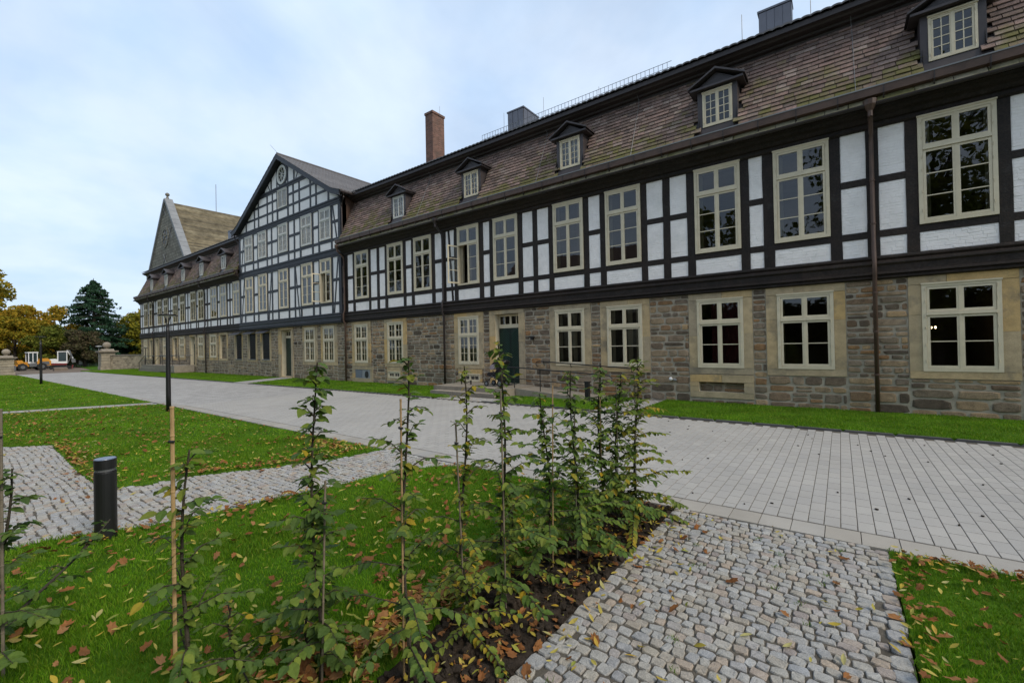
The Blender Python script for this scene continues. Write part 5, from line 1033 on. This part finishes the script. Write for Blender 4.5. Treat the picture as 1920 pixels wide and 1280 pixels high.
tree(-90, 21.3, 8.2, 3.2, fYel, 'loose yellow tree between conifer and building corner', 'tree', 6, 8500, .2, .22, .04, 40)
tree(-104, 25.5, 10.4, 4.2, fAut, 'brownish tree behind the yellow one beside the building corner', 'tree', 7, 8500, .24, .25, .05, 40)
tree(-95, 19.4, 6.6, 3.6, fCon, 'dense dark evergreen filling the gap right of the conifer', 'tree', 8, 9500, .18, .2, .02, 44)
hd = thing('hedge', 'dark clipped hedge beyond the mesh fence', 'hedge', (-86, 13.2, 0)); P = rng.uniform((-.7, -2.2, .1), (.7, 2.6, 2.0), (5000, 3)); V, lp, ct = cards(P, .14); obj('foliage', np_mesh('foliage', V, lp, ct), fDark, hd, local=True); MB().box(-.6, .6, -2.1, 2.5, -.1, 1.9).local('hedge_core', fDark, hd)
# woodland further off, one mass
P = []
for i in range(90):
    y = -55 + i * 1.05; c = np.array([-118 + rng.uniform(-6, 6), y, rng.uniform(1.5, 4.5)]); d = rng.normal(size=(260, 3)); d /= np.linalg.norm(d, axis=1)[:, None]; P.append(c + d * rng.uniform(1.5, 3.0, 260)[:, None])
V, lp, ct = cards(np.concatenate(P), .34); tag(obj('woodland', np_mesh('woodland', V, lp, ct), fAut), kind='stuff')
# the trees across the courtyard (seen as reflections in the panes)
for i, (x, y, h, w_, n_) in enumerate(((5, -13, 19, 6.4, 10500), (-9, -17, 15, 4.2, 4500), (-44, -13, 19, 5, 6000), (-58, -16, 20, 6, 6000), (16, -14, 18, 6, 7000))):
    tree(x, y, h, w_, fGre, 'tall courtyard tree standing behind the viewer, mirrored in the windows', 'tree', 20 + i, n_, .23, .4, .12, 60, group='courtyard trees behind the viewer')
chd2 = thing('reflection_hedge', 'unseen dark hedge added behind the viewer to darken the ground-floor panes', 'hedge', (0, -14, 0)); P = rng.uniform((-10, -.9, .1), (22, .9, 4.6), (9000, 3)); V, lp, ct = cards(P, .26); obj('foliage', np_mesh('foliage', V, lp, ct), fDark, chd2, local=True); MB().box(-9.9, 21.9, -.7, .7, -.1, 4.3).local('hedge_core', fDark, chd2)  # unseen mass added so the lower panes mirror something dark
rh = thing('courtyard_house', 'plain brown stone house behind the viewer, mirrored in the middle windows', 'house', (-22, -18, 0))
box('wall', mPaleStone, rh, -34, -11, -24, -17, -.1, 8.5); MB().prism([(-24.5, 8.4), (-16.5, 8.4), (-20.5, 12.5)], -34.4, -10.6, 'x').build('roof', mSlate, rh)
for i in range(6):
    for z in (1.2, 4.8): box('window', mCream, rh, -32.5 + 3.7 * i, -31.2 + 3.7 * i, -17.02, -16.9, z, z + 2)
# ------------------------------------------------------------------ hedge saplings with stakes
LM_ = {}
def leafmesh(m):
    if m.name not in LM_:
        LM_[m.name] = []
        for V, F in HLEAF: me = bpy.data.meshes.new('leaf'); me.from_pydata([tuple(v) for v in V], [], F); me.materials.append(m); LM_[m.name].append(me)
    return LM_[m.name]
def sapling(x, y, h, label, seed, m=mLeafG, m2=None, nbr=20, L0=.34, lsz=.058, lean=(0, 0), ymix=0., low=.08, tip=None, maxleaf=215):
    if y < 2.2: lsz *= .86
    r = random.Random(seed); t = thing('hornbeam_sapling', label, 'sapling', (x, y, 0), 'young hornbeam saplings of the new hedge'); n = 9
    tp = tip or (lean[0], lean[1], h); ax = [Vector((tp[0] * f + .02 * sin(6 * f + seed) * (f > 0), tp[1] * f + .02 * cos(5 * f + seed) * (f > 0), tp[2] * f)) for f in [i / (n - 1) for i in range(n)]]
    MB().tube(ax, [.0105 * (1 - .8 * i / (n - 1)) + .002 for i in range(n)], 6).local('trunk', mBark, t); lv = []
    def at(f): i = min(n - 2, int(f * (n - 1))); g = f * (n - 1) - i; return ax[i].lerp(ax[i + 1], g)
    for k in range(nbr):
        f = low + (.98 - low) * ((k + r.random() * .8) / nbr); a = k * 2.4 + r.uniform(-.5, .5); env = (1 - f) ** .9 + .12 + .25 * (f < .3); L_ = L0 * env * r.uniform(.65, 1.15); p = at(f); el = r.uniform(.1, .7) - .35 * (f < .35); L_ *= 1.1
        d = Vector((cos(a) * cos(el), sin(a) * cos(el), sin(el))); q1 = p + d * L_ * .5 + Vector((0, 0, .02)); q2 = p + d * L_ + Vector((0, 0, -.10 * L_)); MB().tube([p, q1, q2], [.0045, .003, .0015], 4).local('branch', mBark, t)
        nl = max(4, int(L_ / .017)); pd = Vector((-d.y, d.x, 0)).normalized() if abs(d.z) < .98 else Vector((1, 0, 0))
        for j in range(nl):
            g = (j + .6) / nl; q = p.lerp(q1, g * 2) if g < .5 else q1.lerp(q2, g * 2 - 1); s = 1 if j % 2 else -1; dr = (d * .55 + pd * s * .8 + Vector((0, 0, r.uniform(-.75, .05)))).normalized() if j < nl - 1 else (d + Vector((0, 0, -.35))).normalized(); lv.append((q, dr))
    for k in range(int(58 * h)):                                       # leaves straight on the stem
        f = r.uniform(max(.12, low), 1.0); a = r.uniform(0, 2 * pi); lv.append((at(f), Vector((cos(a), sin(a), r.uniform(-.6, .3))).normalized()))
    r.shuffle(lv); extra = []
    for q, dr in lv[maxleaf:maxleaf + 520]:
        e = dr.to_track_quat('X', 'Z').to_euler(); sz = lsz * r.uniform(.7, 1.2); extra.append((*q, e.x, e.y, e.z, sz, sz, sz))
    if extra: ex_ = np.array(extra); ex_[:, :3] += np.array([x, y, 0]); joined('small_leaves', ex_, HLEAF, rng.integers(0, 5, len(ex_)), m2 or m, t, (x, y, 0))
    for q, dr in lv[:maxleaf]:
        mm = m; hf = q.z / max(.3, tp[2])
        if r.random() < ymix * (.4 + 1.2 * hf): mm = mLeafY
        elif m2 and r.random() < .25: mm = m2
        s = lsz * r.uniform(.8, 1.4); e = dr.to_track_quat('X', 'Z').to_euler(); e.rotate_axis('X', r.uniform(-.5, .5)); lm = leafmesh(mm)
        obj('leaf', lm[r.randrange(5)], None, t, tuple(q), e, (s, s, s), local=True)
    return t
def stake(x, y, h, label, r_=.0085, lean=(0, 0), tie=.9):
    t = thing('bamboo_stake', label, 'stake', (x, y, 0), 'bamboo stakes of the new hedge'); k = 6; b = MB(); n = 12; pts = []; rs = []
    for i in range(n + 1):
        f = i / n
        for dz, q in ((-.006, 1), (0, 1.22), (.006, 1)): pts.append((lean[0] * f, lean[1] * f, h * f + dz)); rs.append(r_ * q)
    b.tube(pts, rs, 7); b.local('cane', mCane if 'grey' in label or 'pale cane' in label or 'cane on the' in label or 'pale bamboo' in label else mBamboo, t)
    MB().tube([(lean[0] * tie - .02, lean[1] * tie + .004, h * tie), (lean[0] * tie, lean[1] * tie - .012, h * tie), (lean[0] * tie + .016, lean[1] * tie + .002, h * tie)], .006, 5).local('tie', mBlack, t)
SAP = [(-2.42, .69, 1.30, 'leafy sapling of medium height by the thick bamboo cane in front of the bollard', mLeafG, mLeafD, 20, .36, .056, .20, 0), (-2.23, 1.24, 1.68, 'tall narrow dark-leaved sapling standing on the near lawn, second from left', mLeafD, mLeafG, 44, .22, .066, .08, 0), (-1.86, 1.53, 1.70, 'tall sapling with a yellowing tip and wide low branches behind a pale cane', mLeafG, mLeafD, 26, .38, .055, .40, 0), (-2.03, 2.13, 1.62, 'slender bare-stemmed sapling with yellow-green tip, right of the yellowing one', mLeafG, mLeafY, 24, .34, .052, .45, 0),
       (-1.87, 2.35, 1.78, 'tall sapling whose tip stands before the green double door', mLeafG, mLeafD, 26, .38, .052, .35, 0), (-1.87, 2.95, 1.36, 'shorter dark sapling below the ramp with a cane poking out above it', mLeafD, mLeafG, 24, .46, .048, .1, 0), (-1.76, 3.18, 1.53, 'narrow sapling standing before the ramp handrail', mLeafD, mLeafG, 32, .34, .048, .25, 0), (-1.92, 3.97, 1.52, 'sapling with thin drooping tip left of the last two', mLeafG, mLeafD, 28, .40, .050, .2, 0), (-1.79, 4.06, 1.44, 'sapling squeezed between the last and the drooping-tipped one', mLeafD, mLeafG, 26, .38, .048, .2, 0), (-1.65, 4.21, 1.60, 'last sapling of the row, nearest the road, with one long side branch', mLeafG, mLeafY, 32, .46, .050, .35, 0),
       (-2.02, 2.62, .62, 'low bushy sapling among dead leaves right of the slender one', mLeafG, mLeafY, 20, .42, .048, .45, 0), (-1.95, 3.55, .70, 'low bushy sapling hiding the foot of the drooping-tipped one', mLeafG, mLeafD, 20, .42, .048, .3, 0), (-1.80, 1.92, .50, 'low russet-leaved sapling at the edge of the soil bed', mLeafY, mLeafG, 14, .34, .048, .5, 0), (-2.62, 1.0, .42, 'low spreading sapling at the bottom picture edge between two canes', mLeafG, mLeafY, 11, .30, .044, .2, 0), (-2.42, 1.30, .36, 'low pleated dark shoots round the foot of the narrow sapling', mLeafD, mLeafG, 11, .26, .050, .05, 0)]
for i, (x, y, h, lb, m1, m2, nb, L0, ls, ym, _) in enumerate(SAP): sapling(x, y, h, lb, 50 + i, m1, m2, int(nb * 1.4) if 5 <= i <= 9 else nb, L0, ls * (1.14 if 5 <= i <= 9 else 1), (rnd.uniform(-.04, .04), rnd.uniform(-.04, .04)), ym, maxleaf=295)
sapling(-3.74, .22, 1.12, 'sapling cut by the left picture edge beside a pale cane', 71, mLeafD, mLeafG, 14, .42, .058, (.02, .05), .05)
sapling(-3.9, .10, .45, 'low arching dark-leaved branch on the near lawn left of the bollard', 72, mLeafD, mLeafG, 13, .26, .062, (0, 0), .03, .05, (-.82, .78, .42), 150)
STK = [(-2.40, .66, 1.50, .0085, 'thick golden bamboo cane right of the black bollard', (.0, .0)), (-2.185, 1.22, 1.06, .0055, 'pale bamboo cane tied to the tall dark-leaved sapling', (.03, .02)), (-1.875, 1.50, 1.47, .0055, 'long thin tan cane before the yellow-tipped sapling', (.0, .01)), (-2.0, 2.10, 1.24, .006, 'grey cane on the slender bare-stemmed sapling', (-.03, -.02)), (-1.83, 2.32, 1.44, .006, 'pale cane tied to the sapling before the green door', (-.01, 0)), (-1.83, 2.92, 1.42, .005, 'orange-tipped cane standing above the shorter dark sapling', (.03, 0)), (-1.74, 3.15, 1.2, .005, 'grey cane on the narrow sapling before the ramp rail', (0, 0)), (-1.89, 3.94, 1.25, .005, 'cane tied to the drooping-tipped sapling', (0, 0)), (-1.76, 4.03, 1.38, .0048, 'cane on the sapling squeezed between the last two', (0, 0)), (-1.64, 4.18, 1.4, .0048, 'cane on the last sapling nearest the road', (.01, 0)), (-3.68, .245, 1.45, .0075, 'weathered grey cane at the left picture edge', (0, 0))]
for (x, y, h, r_, lb, ln) in STK: stake(x, y, h, lb, r_, ln)
# ------------------------------------------------------------------ fallen leaves
SURF = [('near_lawn', LN, .042, 'the near lawn among the saplings'), ('bed', BED, .012, 'the dark soil bed along the saplings'), ('right_path', PR, .008, 'the cobbled path at lower right'), ('middle_lawn', LM, .04, 'the middle lawn behind the footpath'), ('left_path', PL, .008, 'the cobbled footpath by the bollard'), ('right_lawn', LR, .042, 'the lawn at the right picture corner'), ('far_lawn', LF, .04, 'the far lawn')]
NUM = {'near_lawn': (800, 900), 'bed': (190, 380), 'right_path': (48, 120), 'middle_lawn': (1000, 1700), 'left_path': (20, 40), 'right_lawn': (95, 130), 'far_lawn': (60, 650)}
DRIFT = {'near_lawn': [(-2.0, .8, -2.05, 3.9), (-2.3, 1.0, -2.2, 2.6), (-5.9, .95, -5.3, 2.6)], 'bed': [(-1.6, 1.2, -1.55, 4.6)], 'right_path': [(-1.4, 1.2, -1.4, 4.5), (.22, 1.8, .24, 4.4)], 'middle_lawn': [(-7.85, 1.4, -12.2, 1.55), (-7.5, 2.1, -6.5, 4.0), (-6.6, 4.3, -8.5, 4.4)], 'right_lawn': [(.35, 2.2, .33, 4.6), (.4, 4.6, 1.6, 4.6)], 'left_path': [(-7.4, 1.2, -9.5, 1.3), (-6.9, 2.9, -6.5, 3.7)]}
allit = {'oak': [], 'ash': []}; meta = {'oak': [], 'ash': []}
for nm, poly, z, txt in SURF:
    Pp = np.array(poly); lo, hi = Pp.min(0), Pp.max(0); lo[1] = max(lo[1], -.5)
    for kind, cnt in zip(('oak', 'ash'), NUM[nm]):
        k = 0; tries = 0
        while k < cnt and tries < 60:
            tries += 1; X = rng.uniform(lo, hi, (cnt * 3, 2))
            if nm in DRIFT:
                sg_ = np.array(DRIFT[nm])[rng.integers(0, len(DRIFT[nm]), len(X))]; tt_ = rng.random((len(X), 1)); Xd = sg_[:, :2] + (sg_[:, 2:] - sg_[:, :2]) * tt_ + rng.normal(0, 1, (len(X), 2)) * rng.choice([.05, .16, .35], (len(X), 1)); X = np.where(rng.random((len(X), 1)) < (.22 if nm == 'middle_lawn' else .5), Xd, X)
            X = X[rng.permutation(len(X))]; X = X[inpoly(X, poly)]; px, py, d = project(np.c_[X, np.zeros(len(X))]); X = X[(d > .8) & (px > -60) & (px < 1980) & (py < 1330)]
            if nm == 'middle_lawn': X = X[rng.random(len(X)) < np.clip(.45 + .55 * np.exp(-np.minimum(np.abs(X[:, 1] - 1.5), np.hypot(X[:, 0] + 7, X[:, 1] - 4)) * .8), 0, 1)]
            if nm in ('bed', 'near_lawn'): X = X[rng.random(len(X)) < (.75 + .25 * (X[:, 0] > -3.2))]
            if nm == 'right_path' : X = X[rng.random(len(X)) < np.clip(.3 + .7 * (X[:, 0] < -.9), 0, 1)]
            for q in X[:cnt - k]:
                s = (.10 if kind == 'oak' else .075) * rng.uniform(.45, 1.1) * (.85 if nm in ('bed', 'right_lawn') else 1); allit[kind].append((q[0], q[1], z + rng.uniform(0, .012), rng.normal(0, .3), rng.normal(0, .3), rng.uniform(0, 2 * pi), s, s, s)); meta[kind].append(nm); k += 1
for kind, var, m, nm, adj in (('oak', OAK, mOak, 'brown_leaf', 'brown'), ('ash', ASH, mYel, 'yellow_leaf', 'yellow')):
    txt = {s[0]: s[3] for s in SURF}
    def each(o, i): tag(o, ('dry curled brown leaf lying on ' if kind == 'oak' else 'small yellow leaf lying on ') + txt[meta[kind][i]], 'leaf', f'{adj} leaves on {txt[meta[kind][i]]}')
    pieces(nm, allit[kind], var, m, None, 150, f'small_{nm}s', (0, 0, 0), each)
# twigs, tufts between the cobbles and specks on the road
it = [(rnd.uniform(-1.3, .2), rnd.uniform(1.4, 4.6), -.002, rnd.uniform(-.4, .4), rnd.uniform(-.4, .4), rnd.uniform(0, 6), .03, .03, .03) for i in range(26)]
b = MB()
for q in it:
    for j in range(16): a, l = rnd.uniform(0, 6.28), rnd.uniform(.008, .03); x, y = q[0] + rnd.gauss(0, .018), q[1] + rnd.gauss(0, .018); b.add([(x - .002, y, 0), (x + .002, y, 0), (x + l * cos(a) * .7, y + l * sin(a) * .7, l)], [(0, 1, 2)])
b.build('joint_weeds', mGrass, None, kind='stuff', origin=(0, 0, 0))
it = [(rnd.uniform(-6, 3), rnd.uniform(5.2, 10), .004, 0, 0, rnd.uniform(0, 6), .028 * rnd.uniform(.4, 1.5), .02 * rnd.uniform(.5, 1.4), .01) for i in range(60)]; joined('road_debris', it, COB, rng.integers(0, 14, 60), mSoil, None, (0, 0, 0))
V = []; F = []                                                        # clods of the soil bed
it = [(*p, -.012, rnd.uniform(-.4, .4), rnd.uniform(-.4, .4), rnd.uniform(0, 6), *(np.array([1, 1, .8]) * rnd.uniform(.012, .05))) for p in rng.uniform((-2.4, .4), (-1.42, 4.7), (2600, 2)) if inpoly(np.array([p]), BED)[0]]
joined('soil_clods', it, COB, rng.integers(0, 14, len(it)), mSoil, None, (0, 0, 0))
